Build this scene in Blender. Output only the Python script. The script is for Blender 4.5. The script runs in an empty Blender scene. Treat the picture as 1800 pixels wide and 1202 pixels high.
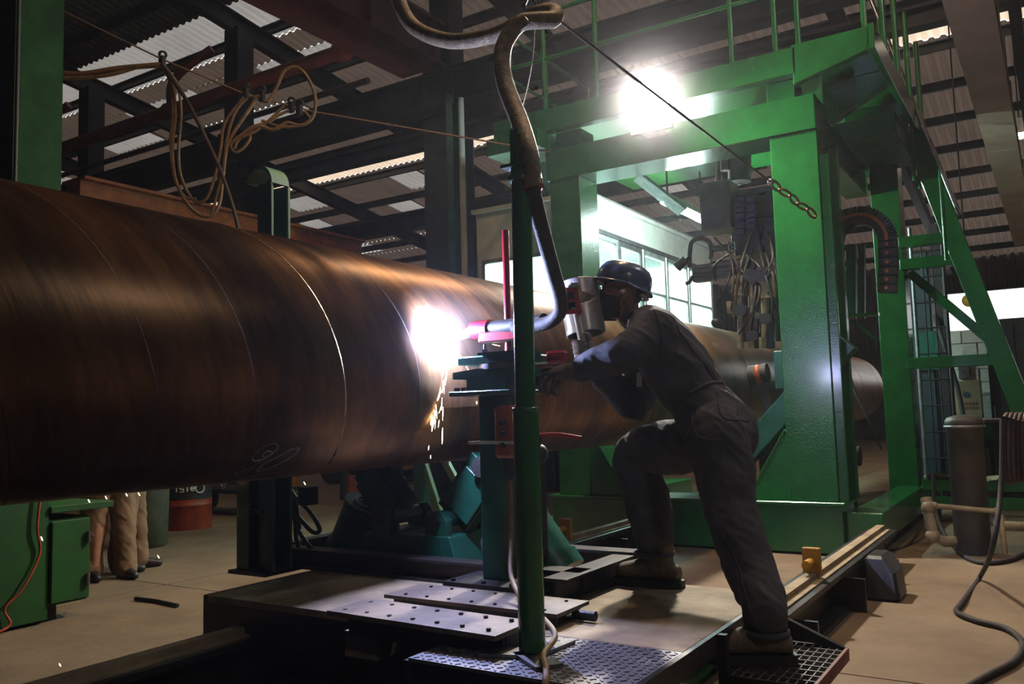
import bpy, bmesh, math, random
from mathutils import Vector, Matrix, Quaternion
random.seed(7)
SC = bpy.context.scene
COL = SC.collection
V = Vector
# ------------------------------------------------------------------ camera (30 mm lens, crouching height, looking slightly up)
CAM = V((0.0, 0.0, 1.25))
A_RIGHT = V((0.5401, -0.8412, -0.0284)).normalized()
A_FWD = V((0.8397, 0.5360, 0.0864)).normalized()
A_DOWN = A_FWD.cross(A_RIGHT).normalized()
A_RIGHT = A_DOWN.cross(A_FWD).normalized()
cam_d = bpy.data.cameras.new('camera'); cam_d.lens = 30.0; cam_d.sensor_width = 36.0
cam_d.clip_start = 0.05; cam_d.clip_end = 300
cam = bpy.data.objects.new('camera', cam_d); COL.objects.link(cam)
cam.matrix_world = Matrix(((A_RIGHT.x, -A_DOWN.x, -A_FWD.x, CAM.x), (A_RIGHT.y, -A_DOWN.y, -A_FWD.y, CAM.y),
                           (A_RIGHT.z, -A_DOWN.z, -A_FWD.z, CAM.z), (0, 0, 0, 1)))
SC.camera = cam
# ------------------------------------------------------------------ world, exposure
SC.view_settings.view_transform = 'Standard'; SC.view_settings.look = 'None'
SC.view_settings.exposure = 0.0; SC.view_settings.gamma = 1.0; SC.view_settings.use_curve_mapping = False
W = bpy.data.worlds.new('overcast_sky'); SC.world = W; W.use_nodes = True
bg = W.node_tree.nodes['Background']; bg.inputs[0].default_value = (1.0, 0.97, 0.92, 1); bg.inputs[1].default_value = 1.6
SC.cycles.use_denoising = True
SC.cycles.max_bounces = 5; SC.cycles.diffuse_bounces = 2; SC.cycles.glossy_bounces = 2; SC.cycles.transmission_bounces = 4; SC.cycles.volume_bounces = 0
SC.cycles.use_adaptive_sampling = True; SC.cycles.adaptive_threshold = 0.08; SC.cycles.adaptive_min_samples = 12
SC.cycles.sample_clamp_indirect = 3.0; SC.cycles.caustics_reflective = False; SC.cycles.caustics_refractive = False
# key numbers: flood lamp on the gantry, welding arc
FLOOD_W, ARC_W = 1550.0, 170.0
FILL_LAMP_W = 150.0  # base power of the added off-frame lamps

# ------------------------------------------------------------------ helpers
def at(px, py, X=None, Y=None, Z=None):
    """point of the place seen at a pixel of the 1800x1202 frame, on the plane X=, Y= or Z="""
    d = A_FWD + A_RIGHT * ((px - 900) / 1500.0) + A_DOWN * ((py - 601) / 1500.0)
    if X is not None: t = (X - CAM.x) / d.x
    elif Y is not None: t = (Y - CAM.y) / d.y
    else: t = (Z - CAM.z) / d.z
    return CAM + d * t
ORI = {}
def tag(o, label=None, cat=None, group=None, kind=None):
    if label: o['label'] = label
    if cat: o['category'] = cat
    if group: o['group'] = group
    if kind: o['kind'] = kind
    return o
def thing(name, label, cat, loc, group=None):
    o = bpy.data.objects.new(name, None); COL.objects.link(o); o.location = loc; o.empty_display_size = 0.1
    ORI[o.name] = V(loc)
    return tag(o, label, cat, group)
def copy_tree(o, dloc, parent=None, rz=None):
    c = o.copy(); COL.objects.link(c)
    if parent is not None: c.parent = parent
    else:
        c.location = o.location + V(dloc)
        if rz is not None: c.rotation_euler = (0, 0, rz)
    ORI[c.name] = ORI[o.name] + V(dloc)
    for ch in o.children: copy_tree(ch, dloc, c)
    return c
def basis(d, up=(0, 0, 1)):
    d = V(d).normalized(); up = V(up)
    s = d.cross(up)
    if s.length < 1e-4: s = d.cross(V((1, 0, 0)))
    s.normalize(); u = s.cross(d).normalized()
    return d, s, u
def spline(pts, n=8):
    P = [V(p) for p in pts]
    if len(P) < 3: return P
    out = []
    for i in range(len(P) - 1):
        p0 = P[i - 1] if i else P[0] * 2 - P[1]
        p1, p2 = P[i], P[i + 1]
        p3 = P[i + 2] if i + 2 < len(P) else P[-1] * 2 - P[-2]
        for k in range(n):
            t = k / n
            out.append(0.5 * ((2 * p1) + (p2 - p0) * t + (2 * p0 - 5 * p1 + 4 * p2 - p3) * t * t + (3 * p1 - p0 - 3 * p2 + p3) * t ** 3))
    out.append(P[-1])
    return out
class MB:
    def __init__(s): s.v = []; s.f = []; s.sm = []
    def add(s, vs, fs, smooth=False):
        b = len(s.v); s.v += [V(q) for q in vs]
        for f in fs: s.f.append([b + i for i in f]); s.sm.append(smooth)
        return s
    def box(s, lo, hi):
        x0, y0, z0 = lo; x1, y1, z1 = hi
        return s.add([(x0, y0, z0), (x1, y0, z0), (x1, y1, z0), (x0, y1, z0), (x0, y0, z1), (x1, y0, z1), (x1, y1, z1), (x0, y1, z1)],
                     [(3, 2, 1, 0), (4, 5, 6, 7), (0, 1, 5, 4), (1, 2, 6, 5), (2, 3, 7, 6), (3, 0, 4, 7)])
    def obox(s, c, half, ax):            # oriented box, ax = three unit axes
        c = V(c); ax = [V(a) for a in ax]; vs = []
        for k in (-1, 1):
            for (i, j) in ((-1, -1), (1, -1), (1, 1), (-1, 1)):
                vs.append(c + ax[0] * half[0] * i + ax[1] * half[1] * j + ax[2] * half[2] * k)
        return s.add(vs, [(3, 2, 1, 0), (4, 5, 6, 7), (0, 1, 5, 4), (1, 2, 6, 5), (2, 3, 7, 6), (3, 0, 4, 7)])
    def beam(s, a, b, w, h, up=(0, 0, 1)):   # rectangular bar, w sideways, h along up
        a, b = V(a), V(b); d, sd, u = basis(b - a, up)
        return s.obox((a + b) / 2, ((b - a).length / 2, w / 2, h / 2), (d, sd, u))
    def ibeam(s, a, b, w, h, t=0.02, up=(0, 0, 1)):
        a, b = V(a), V(b); d, sd, u = basis(b - a, up); L = (b - a).length / 2; c = (a + b) / 2
        s.obox(c + u * (h / 2 - t / 2), (L, w / 2, t / 2), (d, sd, u)); s.obox(c - u * (h / 2 - t / 2), (L, w / 2, t / 2), (d, sd, u))
        return s.obox(c, (L, t / 2, h / 2 - t), (d, sd, u))
    def channel(s, a, b, w, h, t=0.015, up=(0, 0, 1), side=1):
        a, b = V(a), V(b); d, sd, u = basis(b - a, up); L = (b - a).length / 2; c = (a + b) / 2
        s.obox(c + u * (h / 2 - t / 2), (L, w / 2, t / 2), (d, sd, u)); s.obox(c - u * (h / 2 - t / 2), (L, w / 2, t / 2), (d, sd, u))
        return s.obox(c + sd * side * (w / 2 - t / 2), (L, t / 2, h / 2 - t), (d, sd, u))
    def cyl(s, a, b, r0, r1=None, n=20, cap=True, smooth=True):
        r1 = r0 if r1 is None else r1
        a, b = V(a), V(b); d, x, y = basis(b - a)
        vs = []
        for p, r in ((a, r0), (b, r1)):
            for i in range(n):
                q = 2 * math.pi * i / n; vs.append(p + x * (r * math.cos(q)) + y * (r * math.sin(q)))
        s.add(vs, [(i, (i + 1) % n, n + (i + 1) % n, n + i) for i in range(n)], smooth)
        if cap:
            s.add(vs[:n], [tuple(range(n))[::-1]]); s.add(vs[n:], [tuple(range(n))])
        return s
    def ring(s, a, b, ro, ri, n=24):     # hollow tube with thickness
        a, b = V(a), V(b); d, x, y = basis(b - a); vs = []
        for p, r in ((a, ro), (b, ro), (b, ri), (a, ri)):
            for i in range(n):
                q = 2 * math.pi * i / n; vs.append(p + x * (r * math.cos(q)) + y * (r * math.sin(q)))
        fs = []
        for k in range(4):
            for i in range(n):
                fs.append((k * n + i, k * n + (i + 1) % n, ((k + 1) % 4) * n + (i + 1) % n, ((k + 1) % 4) * n + i))
        return s.add(vs, fs, True)
    def tube(s, pts, r, n=10, cap=True, smooth=True, flat=1.0):
        pts = [V(p) for p in pts]; N = len(pts)
        rr = r if isinstance(r, (list, tuple)) else [r] * N
        t0 = (pts[1] - pts[0]).normalized(); _, x, y = basis(t0)
        rings = []
        for i, p in enumerate(pts):
            t = (pts[min(i + 1, N - 1)] - pts[max(i - 1, 0)])
            t = t.normalized() if t.length > 1e-9 else t0
            q = t0.rotation_difference(t); x = q @ x; y = q @ y; t0 = t
            rings.append([p + x * (rr[i] * math.cos(2 * math.pi * k / n)) + y * (rr[i] * flat * math.sin(2 * math.pi * k / n)) for k in range(n)])
        vs = [q for g in rings for q in g]; fs = []
        for i in range(N - 1):
            for k in range(n):
                fs.append((i * n + k, i * n + (k + 1) % n, (i + 1) * n + (k + 1) % n, (i + 1) * n + k))
        s.add(vs, fs, smooth)
        if cap: s.add(rings[0], [tuple(range(n))[::-1]]); s.add(rings[-1], [tuple(range(n))])
        return s
    def prism(s, poly, d):               # polygon (3-D points) swept by the vector d
        P = [V(p) for p in poly]; d = V(d); n = len(P)
        nrm = V((0, 0, 0))
        for i in range(n): nrm += (P[i] - P[0]).cross(P[(i + 1) % n] - P[0])
        if nrm.dot(d) > 0: P = P[::-1]
        return s.add(P + [p + d for p in P], [tuple(range(n)), tuple(range(n, 2 * n))[::-1]] + [((i + 1) % n, i, n + i, n + (i + 1) % n) for i in range(n)])
    def lathe(s, prof, c, axis=(0, 0, 1), n=24, smooth=True):
        d, x, y = basis(axis); c = V(c); vs = []
        for (r, h) in prof:
            for i in range(n):
                q = 2 * math.pi * i / n; vs.append(c + d * h + x * (r * math.cos(q)) + y * (r * math.sin(q)))
        fs = []
        for k in range(len(prof) - 1):
            for i in range(n): fs.append((k * n + i, k * n + (i + 1) % n, (k + 1) * n + (i + 1) % n, (k + 1) * n + i))
        s.add(vs, fs, smooth)
        if prof[0][0] > 1e-4: s.add(vs[:n], [tuple(range(n))[::-1]])
        if prof[-1][0] > 1e-4: s.add(vs[-n:], [tuple(range(n))])
        return s
    def ball(s, c, r, n=16, m=10, sc=(1, 1, 1)):
        prof = [(max(r * math.sin(math.pi * k / m), 1e-5), -r * math.cos(math.pi * k / m)) for k in range(m + 1)]
        b = len(s.v); s.lathe(prof, (0, 0, 0), n=n)
        for i in range(b, len(s.v)): s.v[i] = V((s.v[i].x * sc[0], s.v[i].y * sc[1], s.v[i].z * sc[2])) + V(c)
        return s
    def build(s, name, mat, parent=None, bevel=0.0, origin=None):
        if parent is not None: o0 = ORI[parent.name]
        elif origin is not None: o0 = V(origin)
        else:
            xs = [q.x for q in s.v]; ys = [q.y for q in s.v]
            o0 = V(((min(xs) + max(xs)) / 2, (min(ys) + max(ys)) / 2, min(q.z for q in s.v)))
        me = bpy.data.meshes.new(name); me.from_pydata([q - o0 for q in s.v], [], s.f)
        me.polygons.foreach_set('use_smooth', s.sm); me.update()
        bm = bmesh.new(); bm.from_mesh(me); bmesh.ops.recalc_face_normals(bm, faces=bm.faces)
        if bevel:
            bmesh.ops.remove_doubles(bm, verts=bm.verts, dist=1e-5)
            bmesh.ops.bevel(bm, geom=[e for e in bm.edges if len(e.link_faces) == 2 and e.calc_face_angle(0) > 0.6], offset=bevel, segments=1, affect='EDGES')
        bm.to_mesh(me); bm.free()
        me.materials.append(mat)
        o = bpy.data.objects.new(name, me); COL.objects.link(o)
        if parent is not None: o.parent = parent
        else: o.location = o0
        ORI[o.name] = o0
        return o
def B(lo, hi): return MB().box(lo, hi)
# ------------------------------------------------------------------ materials
M = {}
def nodes(name):
    m = bpy.data.materials.new(name); m.use_nodes = True; M[name] = m
    nt = m.node_tree; return m, nt, nt.nodes['Principled BSDF']
def mat(name, c, rough=0.5, metal=0.0, c2=None, scale=6.0, bump=0.0, bscale=40.0, contrast=(0.4, 0.65), dust=0.0, rvar=0.12, coat=0.0):
    """paint or metal with blotchy wear: two tones mixed by noise, uneven gloss, fine relief"""
    m, nt, b = nodes(name); L = nt.links
    tc = nt.nodes.new('ShaderNodeTexCoord')
    nz = nt.nodes.new('ShaderNodeTexNoise'); nz.inputs['Scale'].default_value = scale; nz.inputs['Detail'].default_value = 5; nz.inputs['Roughness'].default_value = 0.65
    L.new(tc.outputs['Object'], nz.inputs['Vector'])
    rp = nt.nodes.new('ShaderNodeValToRGB'); rp.color_ramp.elements[0].position = contrast[0]; rp.color_ramp.elements[1].position = contrast[1]
    c2 = c2 or tuple(x * 0.6 for x in c)
    rp.color_ramp.elements[0].color = (*c2, 1); rp.color_ramp.elements[1].color = (*c, 1)
    L.new(nz.outputs['Fac'], rp.inputs['Fac']); L.new(rp.outputs['Color'], b.inputs['Base Color'])
    mr = nt.nodes.new('ShaderNodeMapRange'); mr.inputs['To Min'].default_value = min(1, rough + rvar); mr.inputs['To Max'].default_value = max(0.03, rough - rvar)
    L.new(nz.outputs['Fac'], mr.inputs['Value']); L.new(mr.outputs['Result'], b.inputs['Roughness'])
    b.inputs['Metallic'].default_value = metal
    if coat: b.inputs['Coat Weight'].default_value = coat; b.inputs['Coat Roughness'].default_value = 0.15
    if bump:
        n2 = nt.nodes.new('ShaderNodeTexNoise'); n2.inputs['Scale'].default_value = bscale; n2.inputs['Detail'].default_value = 3
        L.new(tc.outputs['Object'], n2.inputs['Vector'])
        bp = nt.nodes.new('ShaderNodeBump'); bp.inputs['Strength'].default_value = bump; bp.inputs['Distance'].default_value = 0.01
        L.new(n2.outputs['Fac'], bp.inputs['Height']); L.new(bp.outputs['Normal'], b.inputs['Normal'])
    return m
def emit(name, c, strength):
    m, nt, b = nodes(name)
    b.inputs['Base Color'].default_value = (0.8, 0.8, 0.8, 1); b.inputs['Emission Color'].default_value = (*c, 1); b.inputs['Emission Strength'].default_value = strength
    return m
def sheet(name, base, trans, rough=0.7):
    """thin roofing sheet that lets some daylight through"""
    m, nt, b = nodes(name); L = nt.links
    b.inputs['Base Color'].default_value = (*base, 1); b.inputs['Roughness'].default_value = rough
    tr = nt.nodes.new('ShaderNodeBsdfTranslucent'); tr.inputs['Color'].default_value = (*trans, 1)
    tc = nt.nodes.new('ShaderNodeTexCoord'); nz = nt.nodes.new('ShaderNodeTexNoise'); nz.inputs['Scale'].default_value = 0.9; nz.inputs['Detail'].default_value = 4
    L.new(tc.outputs['Object'], nz.inputs['Vector'])
    mx = nt.nodes.new('ShaderNodeMix'); mx.data_type = 'RGBA'; mx.inputs['A'].default_value = (*[x * 0.55 for x in trans], 1); mx.inputs['B'].default_value = (*trans, 1)
    L.new(nz.outputs['Fac'], mx.inputs['Factor']); L.new(mx.outputs['Result'], tr.inputs['Color'])
    ad = nt.nodes.new('ShaderNodeAddShader'); L.new(b.outputs[0], ad.inputs[0]); L.new(tr.outputs[0], ad.inputs[1])
    L.new(ad.outputs[0], nt.nodes['Material Output'].inputs['Surface'])
    return m
mat('green', (0.010, 0.135, 0.024), 0.25, 0.0, (0.007, 0.098, 0.018), 3.0, 0.2, 60, rvar=.06, coat=.5)
mat('green_dark', (0.008, 0.075, 0.045), 0.35, 0.0, (0.006, 0.05, 0.03), 4.0, 0.15, 70)
mat('teal_paint', (0.012, 0.12, 0.085), 0.33, 0.0, (0.008, 0.08, 0.055), 5.0, 0.15, 80)
mat('dark_teal_steel', (0.012, 0.04, 0.045), 0.5, 0.0, (0.008, 0.022, 0.028), 2.0, 0.1, 30)
mat('dark_steel', (0.02, 0.021, 0.025), 0.55, 0.2, (0.011, 0.011, 0.013), 2.0, 0.1, 30)
mat('red_oxide', (0.36, 0.06, 0.035), 0.6, 0.0, (0.22, 0.04, 0.028), 1.5, 0.1, 30)
mat('maroon', (0.17, 0.03, 0.03), 0.6, 0.0, (0.10, 0.02, 0.022), 1.5, 0.1, 30)
mat('beam_tan', (0.62, 0.48, 0.36), 0.75, 0.0, (0.5, 0.38, 0.28), 1.2, 0.15, 25)
mat('black_steel', (0.018, 0.017, 0.019), 0.42, 0.3, (0.03, 0.026, 0.024), 5.0, 0.15, 60)
mat('dusty_steel', (0.36, 0.26, 0.15), 0.8, 0.0, (0.21, 0.155, 0.095), 4.0, 0.25, 50)
mat('rail_plate', (0.19, 0.145, 0.11), 0.6, 0.2, (0.11, 0.085, 0.065), 5.0, 0.2, 50)
mat('bare_steel', (0.32, 0.31, 0.31), 0.36, 0.9, (0.2, 0.19, 0.19), 6.0, 0.05, 60)
mat('galvanised', (0.38, 0.39, 0.40), 0.42, 0.7, (0.25, 0.26, 0.27), 9.0, 0.05, 60)
mat('red_paint', (0.42, 0.012, 0.03), 0.38, 0.0, (0.3, 0.01, 0.02), 8.0, 0.05, 60)
mat('yellow_paint', (0.55, 0.27, 0.015), 0.5, 0.0, (0.35, 0.17, 0.02), 8.0, 0.1, 60)
mat('orange_paint', (0.42, 0.11, 0.012), 0.5, 0.0, (0.24, 0.06, 0.012), 9.0, 0.1, 60)
mat('drum_orange', (0.35, 0.05, 0.012), 0.5, 0.0, (0.2, 0.03, 0.01), 7.0, 0.1, 60)
mat('hose_braid', (0.26, 0.20, 0.11), 0.55, 0.15, (0.14, 0.105, 0.06), 30.0, 0.6, 160)
mat('hose_black', (0.034, 0.025, 0.024), 0.75, 0.0, (0.02, 0.015, 0.015), 10.0, 0.2, 60)
mat('cable_tan', (0.30, 0.18, 0.075), 0.6, 0.0, (0.17, 0.10, 0.045), 9.0, 0.1, 60)
mat('cable_brown', (0.06, 0.032, 0.02), 0.55, 0.0, (0.035, 0.02, 0.014), 9.0, 0.1, 60)
mat('rope_wire', (0.10, 0.075, 0.055), 0.55, 0.4, (0.05, 0.035, 0.03), 60.0, 0.5, 200)
mat('rubber', (0.012, 0.012, 0.013), 0.65, 0.0, (0.02, 0.02, 0.02), 8.0, 0.1, 50)
mat('white_panel', (0.55, 0.55, 0.52), 0.6, 0.0, (0.42, 0.42, 0.40), 2.0, 0.05, 30)
mat('white_plastic', (0.72, 0.70, 0.68), 0.45, 0.0, (0.6, 0.58, 0.56), 12.0, 0.05, 60)
mat('block_white', (0.5, 0.49, 0.46), 0.8, 0.0, (0.38, 0.37, 0.34), 5.0, 0.2, 40)
mat('pvc_cream', (0.42, 0.33, 0.18), 0.5, 0.0, (0.3, 0.23, 0.13), 6.0, 0.05, 60)
mat('cardboard', (0.36, 0.25, 0.15), 0.8, 0.0, (0.3, 0.2, 0.12), 6.0, 0.05, 60)
mat('machine_grey', (0.055, 0.055, 0.058), 0.5, 0.2, (0.03, 0.03, 0.033), 8.0, 0.1, 60)
mat('machine_yellow', (0.32, 0.26, 0.12), 0.5, 0.2, (0.2, 0.16, 0.08), 14.0, 0.1, 60)
mat('tank_steel', (0.13, 0.115, 0.10), 0.55, 0.4, (0.08, 0.07, 0.06), 3.0, 0.1, 50)
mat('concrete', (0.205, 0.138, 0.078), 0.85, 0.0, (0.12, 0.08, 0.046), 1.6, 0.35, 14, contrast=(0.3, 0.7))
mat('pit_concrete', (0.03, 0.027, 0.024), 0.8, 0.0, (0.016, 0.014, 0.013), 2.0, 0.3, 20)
mat('wall_sheet', (0.10, 0.09, 0.085), 0.7, 0.0, (0.07, 0.062, 0.058), 0.8, 0.1, 10)
mat('white_paint', (0.62, 0.62, 0.6), 0.7)
sheet('roof_sheet', (0.10, 0.085, 0.075), (0.066, 0.048, 0.039))
sheet('roof_skylight', (0.4, 0.38, 0.34), (0.78, 0.64, 0.50))
sheet('roof_skylight_grey', (0.3, 0.3, 0.3), (0.26, 0.25, 0.245))
# ================================================================== the hall
def struct(mb, name, m, parent=None, **k): 
    o = mb.build(name, m, parent, **k)
    if parent is None: tag(o, kind='structure')
    return o
PIT = (-6.0, 4.3, 1.5, 3.12)      # x0 x1 y0 y1
XA, XB, YA, YB = -14.0, 34.0, -14.0, 48.0
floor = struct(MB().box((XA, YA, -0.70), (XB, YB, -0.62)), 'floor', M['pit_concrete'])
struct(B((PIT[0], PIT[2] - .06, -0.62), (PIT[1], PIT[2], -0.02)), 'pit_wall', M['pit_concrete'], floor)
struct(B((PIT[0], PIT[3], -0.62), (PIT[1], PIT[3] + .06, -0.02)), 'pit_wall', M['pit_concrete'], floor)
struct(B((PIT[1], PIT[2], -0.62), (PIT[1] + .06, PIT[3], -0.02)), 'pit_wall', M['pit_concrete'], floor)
xs = [XA, -6.0, -1.0, PIT[1], 9.3, 14.3, 19.3, 24.3, 29.3, XB]; ys = [YA, -9, -4, -0.6, PIT[2], PIT[3], 6.05, 10.5, 15, 20, 27, 34, 41, YB]
for i in range(len(xs) - 1):
    for j in range(len(ys) - 1):
        if ys[j] == PIT[2] and xs[i] in (-6.0, -1.0): continue
        g = 0.006
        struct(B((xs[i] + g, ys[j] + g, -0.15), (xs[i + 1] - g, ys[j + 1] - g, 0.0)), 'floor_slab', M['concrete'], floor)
def roof_z(x): return 11.25 - 0.144 * x if x >= 6 else 10.386 + 0.144 * (x - 6)
def corrug(x0, x1, y0, y1, pitch=0.21, d=0.045, dz=0.0):
    mb = MB(); n = max(1, int((y1 - y0) / pitch)); pr = []
    for i in range(n):
        y = y0 + i * pitch
        pr += [(y, 0), (y + pitch * .32, 0), (y + pitch * .5, d), (y + pitch * .82, d)]
    pr.append((y0 + n * pitch, 0))
    vs = [(x0, y, roof_z(x0) + z + dz) for y, z in pr] + [(x1, y, roof_z(x1) + z + dz) for y, z in pr]; k = len(pr)
    return mb.add(vs, [(i, i + 1, k + i + 1, k + i) for i in range(k - 1)])
opaque = mat('roof_opaque', (0.06, 0.052, 0.05), 0.7)
roof = struct(corrug(6.0, 11.0, YA, YB), 'ceiling', opaque, origin=(10, 10, 8))
struct(corrug(XA, 6.0, YA, YB, 0.8), 'roof_sheet', opaque, roof)
HOLES = [(21.7, 22.45, 18.9, 19.9, 1), (22.7, 23.4, 18.7, 19.7, 1), (19.0, 20.3, 15.4, 16.5, 0), (19.0, 20.2, 19.8, 21.2, 0), (13.2, 14.4, 20.5, 22.7, 0), (13.0, 14.5, 24.5, 27.5, 0), (14.7, 15.9, 26.0, 29.0, 0),
         (20.6, 21.9, 17.2, 18.0, 0), (20.6, 22.0, 21.3, 22.2, 0), (23.8, 24.6, 21.5, 22.7, 0), (12.9, 13.9, 17.5, 20.0, 0), (15.2, 16.2, 22.0, 23.6, 0), (12.9, 13.8, 12.5, 15.0, 0), (14.4, 15.3, 15.5, 17.4, 0), (23.0, 23.7, 16.2, 16.9, 1), (24.2, 24.9, 12.6, 13.4, 1), (25.6, 26.2, 12.9, 13.6, 1), (23.0, 24.2, 9.0, 9.8, 0)]
def roof_band(x0, x1):
    cuts = sorted({x0, x1} | {h[k] for h in HOLES for k in (0, 1) if x0 < h[k] < x1})
    for a, b_ in zip(cuts[:-1], cuts[1:]):
        hs = sorted([h for h in HOLES if h[0] < (a + b_) / 2 < h[1]], key=lambda h: h[2]); y = YA
        for h in hs + [None]:
            ye = h[2] if h else YB
            struct(corrug(a, b_ + .02, y, ye), 'roof_sheet', M['roof_sheet'], roof)
            if h:
                n_ = max(1, round((h[3] - ye) / .21)) * .21 + .001; struct(corrug(a, b_ + .02, ye - .2, ye + n_ + .2), 'skylight', M['roof_skylight'] if h[4] else M['roof_skylight_grey'], roof); y = ye + n_
roof_band(12.3, 17.2); roof_band(18.65, XB)
struct(corrug(17.2, 18.65, YA, YB, dz=.02), 'skylight', M['roof_skylight'], roof)
struct(corrug(11.0, 12.3, YA, YB, dz=.02), 'skylight', M['roof_skylight_grey'], roof)
x = 6.68
while x < 34:                                  # purlins
    struct(MB().channel((x, YA, roof_z(x) - .13), (x, YB, roof_z(x) - .13), .09, .2, .02), 'purlin', M['dark_steel'], roof); x += 1.72
for y in (-12.6, -7.4, -2.2, 3.0, 8.2, 13.4, 18.6, 23.8, 29.0, 34.2, 39.4):       # rafters
    struct(MB().ibeam((6, y, roof_z(6) - .42), (34, y, roof_z(34) - .42), .2, .38, .025), 'rafter', M['dark_steel'], roof)
    struct(MB().beam((15.5, y, roof_z(15.5) - .6), (11.2, y, 7.0), .1, .12), 'knee_brace', M['dark_steel'], roof)
# walls
def wall(name, lo, hi): return struct(B(lo, hi), name, M['wall_sheet'])
wall('wall_left', (XA, YB, -.2), (XB, YB + .2, 10.3)); wall('wall_right', (XA, YA - .2, -.2), (XB, YA, 10.3)); wall('wall_back', (XA - .2, YA, -.2), (XA, YB, 8))
wf = wall('wall_far', (XB, YA, -.2), (XB + .2, YB, 2.75))
zt = roof_z(XB) + .1
prof = []
def vcor(y0, y1, z0, z1):
    mb = MB(); n = int((y1 - y0) / .3); pr = []
    for i in range(n + 1): pr += [(0, y0 + i * .3), (0, y0 + i * .3 + .1), (.07, y0 + i * .3 + .15), (.07, y0 + i * .3 + .25)]
    k = len(pr); vs = [(XB + a, b, z0) for a, b in pr] + [(XB + a, b, z1) for a, b in pr]
    return mb.add(vs, [(i, i + 1, k + i + 1, k + i) for i in range(k - 1)])
struct(vcor(YA, YB, 5.25, zt), 'wall_sheet', M['wall_sheet'], wf)
struct(vcor(5.0, YB, 2.7, 5.3), 'wall_sheet', M['wall_sheet'], wf)
m, nt, b = nodes('window_glass'); b.inputs['Base Color'].default_value = (.9, .95, 1, 1); b.inputs['Roughness'].default_value = .05; b.inputs['Transmission Weight'].default_value = 1.0; b.inputs['IOR'].default_value = 1.02
for i, y in enumerate((-10.0, -7.0, -4.0, -1.0, 2.0)):
    w = struct(MB().box((XB - .02, y, 2.75), (XB + .12, y + .1, 5.25)).box((XB - .02, y + 2.9, 2.75), (XB + .12, y + 3.0, 5.25)).box((XB - .02, y + .1, 5.15), (XB + .12, y + 2.9, 5.25)).box((XB - .02, y + .1, 2.75), (XB + .12, y + 2.9, 2.85)).box((XB, y + 1.45, 2.85), (XB + .08, y + 1.52, 5.15)), 'window_%d' % (i + 1), M['dark_steel'])
    for yy in (.1, 1.52): struct(B((XB + .03, y + yy, 2.85), (XB + .05, y + yy + (1.35 if yy < 1 else 1.38), 5.15)), 'pane', M['window_glass'], w)
struct(B((XB, YA, 2.7), (XB + .1, -10, 5.3)), 'wall_sheet', M['wall_sheet'], wf)
# columns and runway beams of the far aisle
for i, y in enumerate((-7.4, -2.2, 8.25, 13.45, 18.6, 23.8, 29.0)):
    mb = MB().ibeam((11.15, y, 0), (11.15, y, 7.0), .62, .55, .03, up=(1, 0, 0))
    c = struct(mb, 'column', M['dark_teal_steel'] if y == 8.25 else M['dark_steel'])
    struct(B((10.95, y - .2, 7.0), (11.35, y + .2, roof_z(11.15) - .5)), 'column_stub', M['dark_steel'], c)
    if y == 8.25:
        struct(MB().channel((10.75, 7.88, 0), (10.75, 7.88, 6.4), .12, .16, .012, up=(1, 0, 0)), 'green_channel', M['teal_paint'], c)
        struct(MB().cyl((10.72, 7.68, 0), (10.72, 7.68, 6.3), .05), 'conduit', M['white_panel'], c)
        struct(MB().box((10.8, 7.2, 6.2), (11.5, 9.3, 6.3)).prism([(11.0, 9.3, 6.2), (11.0, 9.3, 6.0), (11.0, 8.6, 5.8), (11.0, 8.6, 6.2)], (.3, 0, 0)).prism([(11.0, 7.2, 6.2), (11.0, 7.2, 6.0), (11.0, 7.9, 5.8), (11.0, 7.9, 6.2)], (.3, 0, 0)), 'corbel', M['dark_steel'], c)
for (z, h, w) in ((6.62, .62, .34), (5.86, .26, .22)):
    struct(MB().ibeam((11.0, -13.5, z), (11.0, 47, z), w, h, .04), 'runway_beam', M['dark_steel'])
struct(MB().ibeam((14.5, 4, 5.6), (14.5, 47, 5.6), .3, .4, .03), 'runway_beam', M['dark_steel'])
# bracing on the runway
mb = MB()
for y in (14.5, 16.5, 19.7, 21.7, 24.9): mb.beam((11.0, y, 5.95), (11.0, y + 1.2, 4.9), .06, .06); mb.beam((11, y + 2.2, 5.95), (11, y + 1.2, 4.9), .06, .06)
struct(mb, 'runway_bracing', M['dark_steel'])
# second row of green posts beside the dark column
for y in (7.15, 6.55):
    struct(MB().ibeam((12.3, y, 0), (12.3, y, 6.4), .22, .25, .02, up=(1, 0, 0)), 'column', M['teal_paint'])
# red gas pipe along the runway, maroon crane girder, tan girder overhead
g = thing('gas_pipe', 'red oxide pipe running along the far crane runway with bracket stubs', 'pipe', (10.8, 16, 7.6))
MB().cyl((10.7, 9.6, 7.72), (10.7, 34, 7.72), .13).build('pipe_run', M['red_oxide'], g)
for y in (10.2, 15.0, 20.2):
    MB().tube(spline([(10.7, y, 7.8), (10.7, y, 8.2), (10.75, y - .25, 8.5), (11.0, y - .9, 8.9)], 5), .09).build('bracket_stub', M['red_oxide'], g)
    MB().cyl((10.7, y - .12, 7.72), (10.7, y + .12, 7.72), .17).build('pipe_collar', M['red_oxide'], g)
g = thing('thin_pipe', 'thin brown pipe below the red gas pipe on the far runway', 'pipe', (10.7, 16, 7.0))
MB().cyl((10.7, 9.6, 7.05), (10.7, 34, 7.1), .055).build('pipe_run', M['cable_brown'], g)
g = thing('orange_girder', 'orange crane girder just showing above the pipe in the far aisle', 'girder', (9, 10, 3.7))
MB().box((5.8, 9.9, 3.75), (10.8, 10.2, 4.28)).build('web', M['orange_paint'], g); MB().box((5.8, 9.8, 4.28), (10.8, 10.3, 4.32)).build('flange', M['orange_paint'], g)
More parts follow.
